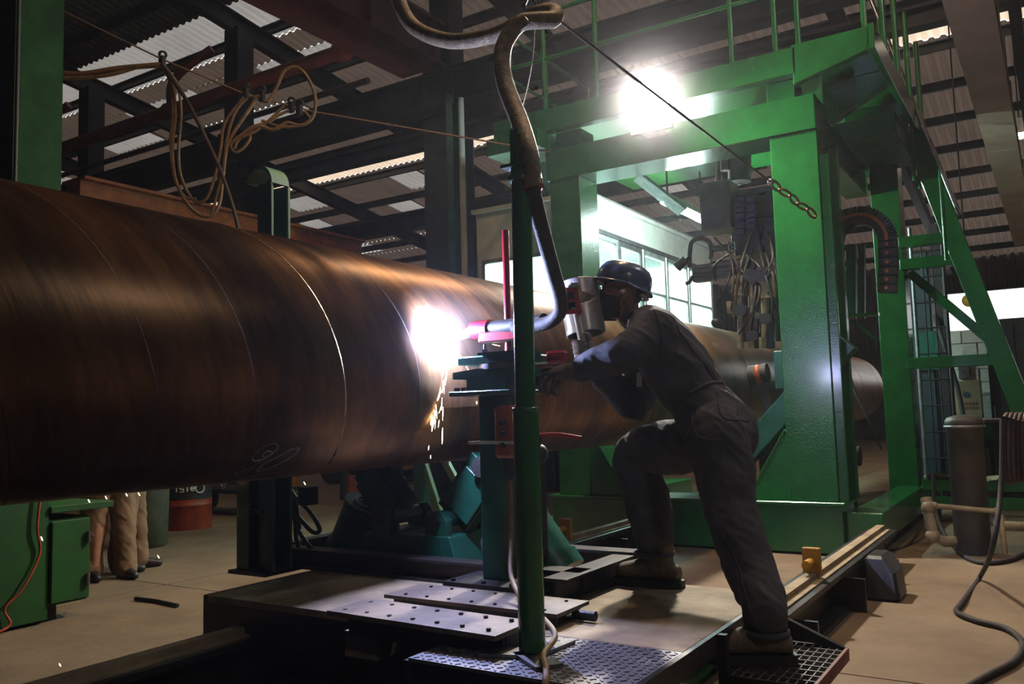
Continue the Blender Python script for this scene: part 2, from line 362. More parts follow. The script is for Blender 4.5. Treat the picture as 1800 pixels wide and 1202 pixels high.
for x in (6.0, 10.5): MB().box((x, 9.95, 0), (x + .25, 10.15, 3.75)).build('leg', M['orange_paint'], g)
g = thing('crane_girder', 'maroon crane girder overhead ending at the dark column', 'girder', (7, 8.5, 6.9))
MB().box((-2, 8.12, 7.0), (10.82, 8.2, 7.62)).box((-2, 8.8, 7.0), (10.82, 8.88, 7.62)).box((-2, 8.05, 6.96), (10.82, 8.95, 7.0)).build('web', M['maroon'], g)
MB().box((-2, 8.02, 7.62), (10.82, 8.98, 7.68)).build('flange', M['maroon'], g)
for i in range(9): B((-1.5 + i * 1.5, 8.0, 7.0), (-1.47 + i * 1.5, 8.12, 7.62)).build('stiffener', M['maroon'], g)
g = thing('overhead_girder', 'tan dusty box girder overhead at the upper right', 'girder', (14, .42, 4.6))
for i in range(7): B((2.0 + i * 2.75, .235, 4.6), (2.0 + i * 2.75 + 2.74, .6, 4.95)).build('girder_section', M['beam_tan'], g)
MB().channel((2, .1, 4.85), (21.2, .1, 4.85), .1, .25, .012).build('cable_tray', M['dark_steel'], g)
for i in range(9): MB().beam((3 + i * 2.2, .42, 4.95), (3 + i * 2.2, .42, roof_z(3 + i * 2.2) - .25), .03, .03).build('hanger', M['dark_steel'], g)
# high-bay lamps: one seen at right, the rest added unseen for fill and highlights
hb = None
m_lamp = emit('lamp_glow', (1.0, .90, .75), 60)
def highbay(loc, label, power, col=(1, .8, .56)):
    loc = V(loc); r = thing('high_bay_lamp', label, 'lamp', loc, 'high bay lamps under the roof')
    MB().lathe([(.05, .34), (.09, .30), (.11, .16), (.26, .02), (.27, 0), (.255, 0.004), (.1, .15)], loc).build('reflector', M['galvanised'], r)
    MB().ball(loc + V((0, 0, .06)), .10, 12, 8).build('bulb', m_lamp, r)
    MB().cyl(loc + V((0, 0, .34)), (loc.x, loc.y, roof_z(loc.x) - .25), .012, n=6).build('hanging_rod', M['dark_steel'], r)
    l = bpy.data.lights.new('high_bay_light', 'SPOT'); l.energy = power; l.color = col; l.spot_size = math.radians(150); l.spot_blend = .6; l.shadow_soft_size = .18
    o = bpy.data.objects.new('high_bay_light', l); COL.objects.link(o); o.parent = r; o.location = (0, 0, -.06)
highbay((18.0, .281, 6.10), 'glowing high bay lamp at the right edge beside the tan girder', 500)
highbay((-2.0, -5.0, 6.6), 'unseen fill lamp added over the aisle behind the camera', FILL_LAMP_W * 2.0, (1, .93, .86))
highbay((6.0, 12.0, 8.9), 'unseen fill lamp added over the floor beyond the pipe', FILL_LAMP_W * 1.0)
for x in (4.6, 5.6, 6.6): highbay((x, 1.95, 8.3), 'high bay lamp %s in the unseen row added above the track for the pipe highlight' % {4.6: 'first', 5.6: 'second', 6.6: 'third'}[x], FILL_LAMP_W * 1.5, (1, .64, .36))
for x in (5.4, 6.4): highbay((x, -1.55, 6.7), 'added cool white fill lamp %s over the side aisle, out of view' % {5.4: 'nearer', 6.4: 'farther'}[x], FILL_LAMP_W * .5, (.80, .88, 1))
# ================================================================== the big pipe
PR, PY, PZ = 0.57, 3.148, 1.56
HK = 0.229                         # helix advance per radian
m, nt, b = nodes('pipe_steel'); L = nt.links; N = nt.nodes.new
tc = N('ShaderNodeTexCoord'); sp = N('ShaderNodeSeparateXYZ'); L.new(tc.outputs['Object'], sp.inputs[0])
def math_node(op, a=None, c=None):
    n = N('ShaderNodeMath'); n.operation = op
    for i, q in enumerate((a, c)):
        if q is None: continue
        if isinstance(q, (int, float)): n.inputs[i].default_value = q
        else: L.new(q, n.inputs[i])
    return n.outputs[0]
ny = math_node('MULTIPLY', sp.outputs['Y'], -1.0)
th = math_node('ARCTAN2', sp.outputs['Z'], ny)
u = math_node('ADD', sp.outputs['X'], math_node('MULTIPLY', th, HK))
def band(scale, detail):
    n = N('ShaderNodeTexNoise'); n.noise_dimensions = '2D'; n.inputs['Scale'].default_value = 1.0; n.inputs['Detail'].default_value = detail; n.inputs['Roughness'].default_value = .7
    cb = N('ShaderNodeCombineXYZ'); L.new(math_node('MULTIPLY', u, scale), cb.inputs[0]); L.new(math_node('MULTIPLY', th, .35), cb.inputs[1])
    L.new(cb.outputs[0], n.inputs['Vector']); return n.outputs['Fac']
f1 = band(2.2, 6); f2 = band(26, 3)
nz = N('ShaderNodeTexNoise'); nz.inputs['Scale'].default_value = 3.0; nz.inputs['Detail'].default_value = 6; L.new(tc.outputs['Object'], nz.inputs['Vector'])
r1 = N('ShaderNodeValToRGB'); e = r1.color_ramp.elements; e[0].position = .40; e[0].color = (.07, .046, .03, 1); e[1].position = .62; e[1].color = (.28, .145, .06, 1)
k = e.new(.52); k.color = (.165, .09, .042, 1)
mixf = math_node('ADD', math_node('MULTIPLY', f1, .75), math_node('ADD', math_node('MULTIPLY', f2, .10), math_node('MULTIPLY', nz.outputs['Fac'], .17)))
L.new(mixf, r1.inputs['Fac']); L.new(r1.outputs['Color'], b.inputs['Base Color'])
b.inputs['Metallic'].default_value = .6
mr = N('ShaderNodeMapRange'); mr.inputs['To Min'].default_value = .24; mr.inputs['To Max'].default_value = .42; L.new(math_node('ADD', math_node('MULTIPLY', f2, .25), math_node('MULTIPLY', f1, .75)), mr.inputs['Value']); L.new(mr.outputs[0], b.inputs['Roughness'])
bp = N('ShaderNodeBump'); bp.inputs['Strength'].default_value = .05; bp.inputs['Distance'].default_value = .01; L.new(f2, bp.inputs['Height']); L.new(bp.outputs[0], b.inputs['Normal'])
pipe = thing('steel_pipe', 'huge brown spiral-welded steel pipe running through the green gantry', 'pipe', (4.0, PY, PZ))
mb = MB(); n = 160
XP0, XP1 = -2.2, 16.0
mb.ring((XP0, PY, PZ), (XP1, PY, PZ), PR, PR - .016, n); mb.build('pipe_wall', M['pipe_steel'], pipe)
def helix(c0, w, h, t0=-180, t1=180, seg=90):
    mb = MB(); pts = []
    for i in range(seg + 1):
        q = math.radians(t0 + (t1 - t0) * i / seg)
        pts.append((q, c0 - HK * q))
    def p(q, x, r): return V((x, PY - r * math.cos(q), PZ + r * math.sin(q)))
    vs = []
    for q, x in pts: vs += [p(q, x - w / 2, PR - .002), p(q, x - w * .25, PR + h), p(q, x + w * .25, PR + h), p(q, x + w / 2, PR - .002)]
    fs = []
    for i in range(seg):
        for k in range(3): fs.append((4 * i + k, 4 * i + k + 1, 4 * i + k + 5, 4 * i + k + 4))
    return mb.add(vs, fs, True)
mat('weld_bead', (.55, .36, .14), .28, .9, (.3, .18, .08), 20, .3, 120)
mat('weld_bead_dark', (.04, .026, .018), .85, 0, (.025, .017, .012), 20, .3, 120)
for k in range(-4, 10): helix(2.655 + k * 1.439, .011 if k == 0 else .007, .0035 if k == 0 else .0012).build('weld_seam', M['weld_bead'] if k == 0 else M['weld_bead_dark'], pipe)
for k in range(-4, 9):
    for dc in (.52, .95): helix(2.655 + k * 1.439 + dc, .004, .0004).build('strip_edge', M['weld_bead_dark'], pipe)
# chalk scribble on the lower flank
def onpipe(px, py):
    d = A_FWD + A_RIGHT * ((px - 900) / 1500.0) + A_DOWN * ((py - 601) / 1500.0); o = CAM - V((0, PY, PZ))
    a_ = d.y ** 2 + d.z ** 2; b_ = 2 * (o.y * d.y + o.z * d.z); c_ = o.y ** 2 + o.z ** 2 - (PR + .001) ** 2
    return CAM + d * ((-b_ - math.sqrt(b_ * b_ - 4 * a_ * c_)) / (2 * a_))
mat('chalk', (.42, .42, .43), .9, 0, (.2, .2, .2), 60, 0, 10)
for pts in ([(488, 786), (484, 780), (470, 782), (455, 792), (444, 804), (446, 809), (458, 808), (472, 801), (484, 792), (488, 786)], [(470, 792), (462, 800), (468, 804), (478, 796), (470, 792)],
            [(410, 833), (424, 828), (440, 824), (452, 815), (470, 806)], [(412, 831), (430, 826), (446, 820)], [(452, 828), (462, 816), (490, 802), (512, 790), (526, 788), (516, 800), (496, 812), (474, 822), (456, 828)], [(430, 838), (460, 834), (500, 828)]):
    MB().tube(spline([onpipe(*p) for p in pts], 4), .0055 if len(pts) > 3 else .003, 6, flat=.3).build('chalk_mark', M['chalk'], pipe)

# ================================================================== green gantry around the pipe
GX = 7.6
ga = thing('green_gantry', 'tall glossy green portal gantry standing over the pipe', 'gantry', (GX, 3.0, 0))
G = M['green']
def part(mb, name, m=G, parent=None, bevel=.006): return mb.build(name, m, parent or ga, bevel=bevel)
part(B((7.6, 3.98, .45), (8.0, 4.33, 3.68)), 'post')
rp = part(B((7.6, 1.63, .45), (8.0, 2.04, 3.68)), 'post')
part(MB().box((7.95, 1.55, .45), (8.05, 1.63, 3.6)).box((7.62, 1.55, .45), (7.66, 1.63, 3.45)), 'post_flange', G, rp)
part(B((7.58, 1.63, 3.68), (8.02, 4.36, 4.0)), 'lintel')
part(B((7.56, 1.60, .02), (8.04, 4.40, .42)), 'base_beam')
part(B((7.53, 1.57, .42), (8.07, 4.43, .45)), 'base_flange')
part(MB().prism([(7.62, 2.04, 1.05), (7.62, 2.04, .45), (7.62, 2.42, .45)], (.03, 0, 0)).prism([(7.92, 2.04, 1.05), (7.92, 2.04, .45), (7.92, 2.42, .45)], (.03, 0, 0)).prism([(7.62, 2.04, 1.05), (7.62, 2.42, .45), (7.62, 2.44, .45), (7.62, 2.06, 1.07)], (.33, 0, 0)), 'gusset')
part(MB().prism([(7.62, 3.98, 1.05), (7.62, 3.98, .45), (7.62, 3.62, .45)], (.03, 0, 0)).prism([(7.92, 3.98, 1.05), (7.92, 3.98, .45), (7.92, 3.62, .45)], (.03, 0, 0)).prism([(7.62, 3.98, 1.05), (7.62, 3.62, .45), (7.62, 3.60, .45), (7.62, 3.96, 1.07)], (.33, 0, 0)), 'gusset')
# rear frame
part(B((10.4, 1.38, .1), (10.75, 1.68, 4.2)), 'rear_post')
part(B((8.04, 1.32, .1), (10.8, 1.58, .36)), 'side_beam'); part(B((7.66, 1.3, .1), (8.04, 1.6, .36)), 'side_beam')
part(B((8.04, 4.0, .1), (10.4, 4.3, .4)), 'side_beam')
part(B((8.0, 1.7, 3.66), (10.4, 1.95, 4.0)), 'top_beam')
# deck on top
part(B((7.5, 1.75, 4.18), (7.62, 4.95, 4.42)), 'deck_beam'); part(B((7.35, 4.3, 4.0), (7.9, 4.95, 4.18)), 'deck_bracket')
part(MB().box((7.62, 1.8, 4.0), (7.9, 2.05, 4.18)), 'deck_spacer'); part(MB().box((7.62, 3.95, 4.0), (7.9, 4.25, 4.18)), 'deck_spacer')
part(B((7.62, 1.14, 4.40), (11.0, 4.9, 4.44)), 'deck_plate')
part(MB().prism([(7.5, 1.14, 4.44), (7.5, 1.14, 4.24), (7.5, 1.78, 4.08), (7.5, 1.78, 4.44)], (.08, 0, 0)), 'deck_fascia')
part(B((7.5, 1.10, 4.24), (11.0, 1.16, 4.46)), 'deck_side_beam')
for x in (8.5, 9.5, 10.6): part(MB().prism([(x, 1.16, 4.4), (x, 1.16, 4.26), (x, 1.75, 3.95), (x, 1.75, 4.4)], (.1, 0, 0)), 'deck_outrigger')
part(B((9.2, 1.2, 3.98), (10.6, 1.9, 4.2)), 'deck_box', M['green_dark'])
# deck railing
def rail(y0, y1, x=7.55, z=4.44, ys=()):
    r = MB()
    for y in ys: r.cyl((x, y, z), (x, y, z + 1.05), .024, n=10)
    return r
for y in (4.75, 4.33, 3.72, 2.33, 1.93, 1.73, 1.18): part(MB().cyl((7.56, y, 4.42), (7.56, y, 5.5), .026, n=10), 'railing_post', bevel=0)
for z in (4.98, 5.48): part(MB().cyl((7.56, 4.95, z), (7.56, 1.18, z), .022, n=10), 'railing_bar', bevel=0)
for z in (4.98, 5.48): part(MB().cyl((7.56, 4.9, z), (10.9, 4.9, z), .02, n=10), 'railing_bar', bevel=0)
for x in (8.6, 9.7, 10.8): part(MB().cyl((x, 4.9, 4.42), (x, 4.9, 5.5), .022, n=10), 'railing_post', bevel=0)
for x in (8.3, 9.1, 9.9, 10.8): part(MB().cyl((x, 1.14, 4.42), (x, 1.14, 5.5), .03, n=10), 'railing_post', bevel=0)
# inclined side leg with ties and handrails (seen to the right of the rear post)
LX = 10.3
part(MB().beam((LX, 1.22, 4.42), (LX, .05, .1), .2, .16, up=(1, 0, 0)), 'raking_leg')
for z in (3.05, 2.8, 1.70): part(MB().beam((LX, 1.4, z), (LX, 1.22 - (4.42 - z) / 4.32 * 1.17 + .02, z), .12, .12), 'tie_bar')
part(MB().beam((LX + .3, 1.35, 2.75), (LX + .3, .42, 1.72), .09, .1), 'diagonal_brace')
mat('bright_rail', (.5, .5, .52), .22, .9)
for dx in (-.35, .1):
    part(MB().cyl((LX + dx, 1.62, 6.3), (LX + dx, .78, 3.3), .022, n=10), 'stair_handrail', M['bright_rail'], bevel=0)
    for t in (.25, .55, .85):
        p = V((LX + dx, 1.62, 6.3)).lerp(V((LX + dx, .78, 3.3)), t); part(MB().cyl(p, (p.x, p.y, p.z - 1.0), .02, n=8), 'stair_baluster', bevel=0)
# diagonal bracing past the near post
part(MB().beam(at(1305, 805, X=7.85), at(1490, 600, X=7.85), .2, .2, up=(1, 0, 0)), 'diagonal_brace', M['teal_paint'])
part(MB().obox(at(1372, 650, X=7.7), (.02, .05, .17), ((1, 0, 0), (0, 1, 0), (0, 0, 1))), 'brace_plate', M['teal_paint'])
# flood lamp
FL = V((7.32, 3.07, 4.20))
fl = thing('flood_lamp', 'blazing white flood lamp on a bracket above the gantry lintel', 'lamp', (7.5, 3.07, 3.9))
mat('lamp_housing', (.5, .52, .42), .5)
fd = V((-.80, -.42, -.43)).normalized(); d, s_, u_ = basis(fd)
MB().obox(FL - fd * .06, (.06, .21, .16), (d, s_, u_)).build('housing', M['machine_grey'], fl, bevel=.01)
MB().obox(FL + fd * .005, (.008, .19, .14), (d, s_, u_)).build('lens', emit('flood_glow', (1, .97, .95), 120), fl)
MB().beam((7.42, 3.30, 3.93), (7.42, 2.88, 3.93), .05, .05).beam((7.42, 3.29, 3.93), FL + V((0, .22, -.02)), .02, .03).beam((7.42, 2.89, 3.93), FL + V((0, -.22, -.02)), .02, .03).box((7.40, 2.98, 3.90), (7.6, 3.2, 3.93)).build('bracket', M['lamp_housing'], fl)
l = bpy.data.lights.new('flood_light', 'SPOT'); l.energy = FLOOD_W; l.color = (1, .92, .80); l.spot_size = math.radians(170); l.spot_blend = .5; l.shadow_soft_size = .12
o = bpy.data.objects.new('flood_light', l); COL.objects.link(o); o.parent = fl; o.location = FL + fd * .04 - ORI[fl.name]; o.rotation_euler = fd.to_track_quat('-Z', 'Y').to_euler()
# ================================================================== track, trolley platform and what stands on it
for y, nm in ((1.28, 'steel track beam with rail along the worker side of the trolley'), (3.33, 'steel track beam with rail on the far side of the pit')):
    t = thing('track_beam', nm, 'rail', (2, y, 0), 'track beams under the trolley')
    MB().ibeam((-4, y, .13), (7.45, y, .13), .22, .26, .03).build('beam', M['black_steel'], t)
    MB().box((-4, y - .07, .26), (7.4, y + .07, .27)).box((-4, y - .03, .27), (7.4, y + .03, .30)).build('rail', M['dusty_steel'], t)
    x = 5.15 if y < 2 else 5.9
    s = MB().box((x, y - .05, .29), (x + .04, y + .05, .44)).build('end_stop', M['yellow_paint'], t, bevel=.004)
    MB().cyl((x - .12, y, .36), (x, y, .36), .025).build('buffer', M['yellow_paint'], s)
    for q in (4.4, 5.6, 6.6): MB().box((q, y - .2, .0), (q + .03, y - .02, .2)).build('stiffener', M['black_steel'], t)
ZP = .42
tr = thing('trolley', 'flat rail trolley with dusty steel deck that the welder stands on', 'trolley', (3.2, 2.3, 0))
dk = MB().box((2.86, 1.16, ZP - .03), (3.96, 3.58, ZP)).build('deck_plate', M['dusty_steel'], tr, bevel=.003)
mat('tread_steel', (.22, .22, .25), .42, .5, (.13, .125, .14), 5, .1, 60)
m = M['tread_steel']; nt = m.node_tree; b = nt.nodes['Principled BSDF']
tp = MB().box((2.37, 1.16, ZP - .012), (2.855, 1.98, ZP)).build('tread_plate', m, tr)
lug = MB()
for i in range(16):
    for j in range(27):
        x, y = 2.385 + i * .03, 1.175 + j * .03
        a = V((.7, .7, 0)) if (i + j) % 2 else V((.7, -.7, 0))
        lug.obox((x, y, ZP + .001), (.010, .003, .002), (a, V((-a.y, a.x, 0)), (0, 0, 1)))
lo_ = lug.build('tread_lugs', m, tr); lo_['kind'] = 'stuff'
MB().box((2.77, 1.98, ZP - .03), (2.86, 3.58, ZP)).build('deck_plate', M['dusty_steel'], tr)
K = M['black_steel']
MB().channel((2.80, 1.98, ZP - .11), (2.80, 3.60, ZP - .11), .07, .16, .012, side=-1).build('frame_channel', K, tr)
MB().channel((2.40, 1.16, ZP - .09), (2.40, 1.98, ZP - .09), .05, .15, .012).build('frame_channel', K, tr)
MB().channel((3.93, 1.16, ZP - .11), (3.93, 3.60, ZP - .11), .07, .16, .012).build('frame_channel', K, tr)
MB().beam((2.37, 1.145, ZP - .035), (3.98, 1.145, ZP - .035), .02, .075).build('edge_angle', K, tr)
MB().beam((2.37, 1.99, ZP - .06), (2.8, 1.99, ZP - .06), .02, .1).build('edge_angle', K, tr)
MB().beam((2.77, 3.59, ZP - .09), (3.96, 3.59, ZP - .09), .03, .18).build('edge_angle', K, tr)
MB().beam((2.45, 1.19, .20), (3.9, 1.19, .20), .02, .26).build('skirt_plate', M['green'], tr)
MB().box((2.5, 1.155, ZP - .075), (2.515, 1.16, ZP - .02)).build('seam', K, tr)
for (x, y) in ((2.93, 3.33), (3.75, 3.33), (2.75, 1.28), (3.75, 1.28)):
    w = MB().cyl((x, y - .045, .343), (x, y + .045, .343), .042, n=24).build('wheel', K, tr)
    MB().ring((x, y - .055, .343), (x, y - .035, .343), .047, .034).build('wheel_rim', M['red_paint'], w)
# hanging step with grating
st = thing('grating_step', 'small hanging step with open steel grating on the trolley side', 'step', (3.45, .95, .2))
SZ = .25
MB().beam((3.15, .80, SZ), (3.72, .80, SZ), .012, .05).build('frame_bar', mat('rust_red', (.16, .025, .018), .6), st)
MB().beam((3.15, 1.13, SZ), (3.72, 1.13, SZ), .012, .05).beam((3.15, .8, SZ), (3.15, 1.13, SZ), .012, .05).beam((3.72, .8, SZ), (3.72, 1.13, SZ), .012, .05).build('frame', K, st)
for i in range(1, 9): MB().beam((3.15 + i * .0633, .805, SZ + .008), (3.15 + i * .0633, 1.125, SZ + .008), .006, .035).build('grating_bar', M['bare_steel'], st)
for i in range(1, 10): MB().cyl((3.155, .80 + i * .033, SZ + .02), (3.715, .80 + i * .033, SZ + .02), .004, n=6).build('grating_rod', M['bare_steel'], st)
for x in (3.72, 3.15): MB().beam((x, 1.12, .2), (x, 1.12, ZP), .035, .03).build('hanger', K, st)
MB().beam((3.72, 1.11, ZP - .04), (3.72, .82, SZ + .01), .03, .035).build('stay', K, st)
# mounting rails lying across the deck edge
r1 = thing('mounting_rail', 'drilled steel rail across the trolley edge nearest the pit, on a block', 'rail', (2.6, 2.1, .42), 'drilled mounting rails')
MB().prism([(2.50, 2.50, .505), (2.50, 1.70, .495), (2.75, 1.70, .495), (2.75, 2.50, .505)], (0, 0, -.018)).build('top_plate', M['rail_plate'], r1)
MB().channel((2.66, 2.46, .445), (2.66, 1.72, .435), .16, .09, .01).box((2.60, 1.72, .385), (2.73, 1.745, .48)).build('channel', K, r1)
MB().box((2.62, 2.35, .30), (2.79, 2.52, .40)).build('block', M['dusty_steel'], r1)
for i in range(7):
    for x in (2.55, 2.70): MB().cyl((x, 1.76 + i * .115, .49), (x, 1.76 + i * .115, .506), .009, n=8).build('bolt', K, r1)
r2 = thing('mounting_rail', 'drilled steel rail under the teal fixture stand', 'rail', (3.05, 2.1, .42), 'drilled mounting rails')
MB().box((2.93, 1.70, .465), (3.20, 2.58, .48)).build('top_plate', M['rail_plate'], r2)
MB().channel((3.06, 2.55, .44), (3.06, 1.72, .44), .2, .045, .01).build('channel', K, r2)
for i in range(7):
    for x in (2.97, 3.15): MB().cyl((x, 1.78 + i * .118, .475), (x, 1.78 + i * .118, .486), .008, n=8).build('bolt', K, r2)
MB().cyl((3.1, 1.62, .445), (3.1, 1.72, .445), .02).build('stub', K, r2)
# black frame of I-beams
fb = thing('beam_grillage', 'black I-beam frame on the deck around the pipe roller stand', 'steel frame', (3.6, 2.8, .42))
MB().ibeam((3.55, 4.05, .475), (3.55, 1.90, .475), .12, .11, .014).build('beam', K, fb)
MB().ibeam((3.32, 1.93, .475), (4.02, 1.93, .475), .12, .11, .014).build('beam', K, fb)
MB().ibeam((4.16, 4.05, .475), (4.16, 1.90, .475), .12, .11, .014).build('beam', K, fb)
MB().ibeam((3.6, 4.0, .475), (4.1, 4.0, .475), .12, .11, .014).build('beam', K, fb)
# roller stand
rs = thing('pipe_roller_stand', 'dark green cradle with hinged roller arms beneath the pipe', 'stand', (3.87, 3.08, .53))
GD = M['green_dark']
MB().prism([(3.68, 3.42, .44), (3.68, 2.72, .44), (3.68, 2.78, .62), (3.68, 3.38, .62)], (.42, 0, 0)).build('base', GD, rs, bevel=.005)
for hy, sg in ((3.27, 1), (2.88, -1)):
    for x in (3.69, 4.02): MB().prism([(x, hy - .07, .62), (x, hy - .07, .70), (x, hy - .03, .75), (x, hy + .03, .75), (x, hy + .07, .70), (x, hy + .07, .62)], (.06, 0, 0)).build('hinge_block', GD, rs)
    MB().cyl((3.67, hy, .70), (4.1, hy, .70), .035).build('hinge_pin', K, rs)
    MB().cyl((3.76, hy, .70), (4.01, hy, .70), .05).build('hinge_sleeve', GD, rs)
    top = V((3.88, hy + sg * .24, .985))
    MB().beam((3.88, hy, .70), top, .24, .09, up=(1, 0, 0)).beam((3.88, hy + sg * .05, .73), top - V((0, sg * .03, .06)), .2, .16, up=(1, 0, 0)).build('arm', GD, rs, bevel=.004)
    MB().cyl(top + V((-.13, sg * .02, .0)), top + V((.13, sg * .02, 0)), .055).build('roller', M['rubber'], rs)
    MB().beam((3.88, hy + sg * .13, .82), (3.88, hy + sg * .24, .80), .12, .08).build('clevis', GD, rs)
for sg, nm, mm in ((1, 'green hydraulic cylinder tilted under the pipe at the far side of the cradle', M['green_dark']), (-1, 'teal hydraulic cylinder tilted between the cradle and the front boot', M['teal_paint'])):
    c0 = V((3.88, 3.70, .47)) if sg > 0 else V((3.74, 2.16, .48)); c1 = V((3.88, 3.56, .73)) if sg > 0 else V((3.74, 2.33, .70))
    ax = (c1 - c0).normalized(); hc = thing('hydraulic_cylinder', nm, 'cylinder', c0, 'hydraulic cylinders of the cradle')
    MB().cyl(c0 + ax * .02, c1, .125, n=28).build('barrel', mm, hc)
    MB().cyl(c0 - ax * .03, c0 + ax * .05, .14, n=28).build('end_cap', mm, hc); MB().cyl(c1 - ax * .01, c1 + ax * .03, .132, n=28).build('end_cap', mm, hc)
    d_, x_, y_ = basis(ax); cr = MB().ring(c1 + ax * .03, c1 + ax * .04, .07, .06, 16)
    for k in range(3): cr.beam(c1 + ax * .036 + (x_ * math.cos(k * 1.05) + y_ * math.sin(k * 1.05)) * .065, c1 + ax * .036 - (x_ * math.cos(k * 1.05) + y_ * math.sin(k * 1.05)) * .065, .008, .008)
    cr.build('cap_spider', M['white_panel'], hc)
    MB().cyl(c1 + ax * .02, V((3.88 if sg > 0 else 3.80, 3.53 if sg > 0 else 2.62, .80)), .022).build('rod', K, hc)
    MB().box(tuple(c1 + V((-.06, -.22 if sg > 0 else .1, -.12))), tuple(c1 + V((.06, -.1 if sg > 0 else .22, -.01)))).build('valve_block', K, hc)
    MB().tube(spline([c1 + V((0, -.15 * sg, -.05)), c1 + V((-.05, -.24 * sg, -.08)), c1 + V((-.06, -.2 * sg, -.2)), c1 + V((0, -.14 * sg, -.27))], 5), .01, 6).build('fluid_hose', M['rubber'], hc)
# ------------------------------------------------------------------ teal fixture stand with plates
T = M['teal_paint']
fs = thing('fixture_stand', 'teal square post with stacked clamp plates in front of the pipe', 'stand', (3.36, 2.24, .48))
MB().box((3.32, 2.20, .50), (3.46, 2.32, 1.35)).build('post', T, fs, bevel=.006)
MB().box((3.20, 2.06, .48), (3.52, 2.46, .50)).build('foot_plate', K, fs)
for (x, y) in ((3.23, 2.1), (3.23, 2.25), (3.23, 2.42), (3.48, 2.1)): MB().cyl((x, y, .50), (x, y, .512), .012, n=6, smooth=False).build('bolt', K, fs)
MB().box((3.25, 2.08, 1.35), (3.50, 2.44, 1.372)).build('flange', T, fs, bevel=.004)
for (x, y) in ((3.28, 2.41), (3.28, 2.11), (3.28, 2.37), (3.28, 2.15)): MB().cyl((x, y, 1.372), (x, y, 1.39), .016, n=6, smooth=False).build('bolt', M['bare_steel'], fs)
MB().box((3.26, 2.12, 1.372), (3.46, 2.34, 1.43)).build('neck', T, fs)
MB().prism([(3.26, 2.42, 1.43), (3.26, 2.30, 1.425), (3.26, 2.03, 1.43), (3.26, 2.03, 1.47), (3.26, 2.28, 1.475), (3.26, 2.42, 1.462)], (.34, 0, 0)).build('slide_plate', T, fs)
MB().cyl((3.36, 2.2, 1.47), (3.36, 2.2, 1.495), .11).build('bearing', M['bare_steel'], fs)
MB().box((3.27, 2.03, 1.495), (3.54, 2.40, 1.535)).build('top_plate', T, fs, bevel=.006)
MB().box((3.24, 2.02, 1.535), (3.44, 2.26, 1.546)).build('rod_flange', T, fs)
for (x, y) in ((3.26, 2.23), (3.26, 2.06)): MB().cyl((x, y, 1.54), (x, y, 1.585), .008, n=6).cyl((x, y, 1.546), (x, y, 1.56), .016, n=6, smooth=False).build('stud', M['bare_steel'], fs)
MB().cyl((3.36, 2.165, 1.54), (3.36, 2.165, 2.13), .0165).build('red_rod', M['red_paint'], fs)
MB().box((3.33, 2.07, 1.60), (3.39, 2.32, 1.655)).build('red_bracket', M['red_paint'], fs, bevel=.008)
MB().box((3.45, 1.93, 1.49), (3.52, 2.02, 1.55)).build('red_handle', M['red_paint'], fs, bevel=.012)
# torch on the red bracket
TOR = V((3.37, 2.33, 1.668))
to = thing('welding_torch', 'dark welding torch with red collar aimed at the glowing arc', 'welding torch', (3.37, 2.3, 1.6))
MB().tube([(3.30, 1.93, 1.675), (3.34, 2.05, 1.672), TOR], [.033, .035, .035], 14).build('body', M['rubber'], to)
MB().cyl(TOR + V((0, -.06, 0)), TOR + V((.01, .045, 0)), .046).build('collar', M['red_paint'], to)
MB().tube([TOR + V((.01, .04, 0)), V((3.42, 2.47, 1.655)), V((3.435, 2.535, 1.65))], [.03, .022, .014], 12).build('nozzle', M['hose_black'], to)
# arc
ARC = V((3.43, 2.545, 1.65))
arc = MB().ball(ARC, .040, 20, 14).build('welding_arc', emit('arc_glow', (.75, .82, 1.0), 400), origin=ARC); tag(arc, 'blinding white-blue welding arc on the pipe flank', 'welding arc')
l = bpy.data.lights.new('arc_light', 'POINT'); l.energy = ARC_W; l.color = (.46, .53, 1.0); l.shadow_soft_size = .03
o = bpy.data.objects.new('arc_light', l); COL.objects.link(o); o.parent = arc; o.location = (-.15, -.03, .02)
# pendant control box
pb = thing('pendant_box', 'worn orange control box strapped to the teal post', 'control box', (3.25, 2.13, 1.05))
MB().box((3.25, 2.09, 1.06), (3.36, 2.19, 1.30)).build('case', M['orange_paint'], pb, bevel=.014)
for z in (1.12, 1.17, 1.22): MB().cyl((3.235, 2.135, z), (3.252, 2.135, z), .012, n=12).build('button', M['rubber'], pb)
MB().tube([V((3.30, 2.14, 1.065 - i * .013)) for i in range(9)], [.03, .024, .03, .022, .028, .02, .026, .018, .016], 12).build('cable_gland', M['rubber'], pb)
MB().box((3.243, 2.08, 1.125), (3.468, 2.327, 1.138)).build('strap', M['white_plastic'], pb)
cb = MB().tube(spline([(3.30, 2.14, .96), (3.29, 2.13, .85), (3.24, 2.10, .70), (3.12, 2.03, .57), (2.98, 1.88, .50), (2.80, 1.68, .49), (2.68, 1.565, .47), (2.54, 1.53, .445), (2.42, 1.45, .437), (2.33, 1.40, .40), (2.25, 1.35, .1)], 6), .011, 8).build('pendant_cable', M['cable_tan']); tag(cb, 'tan cable trailing from the orange control box across the tread plate', 'cable')
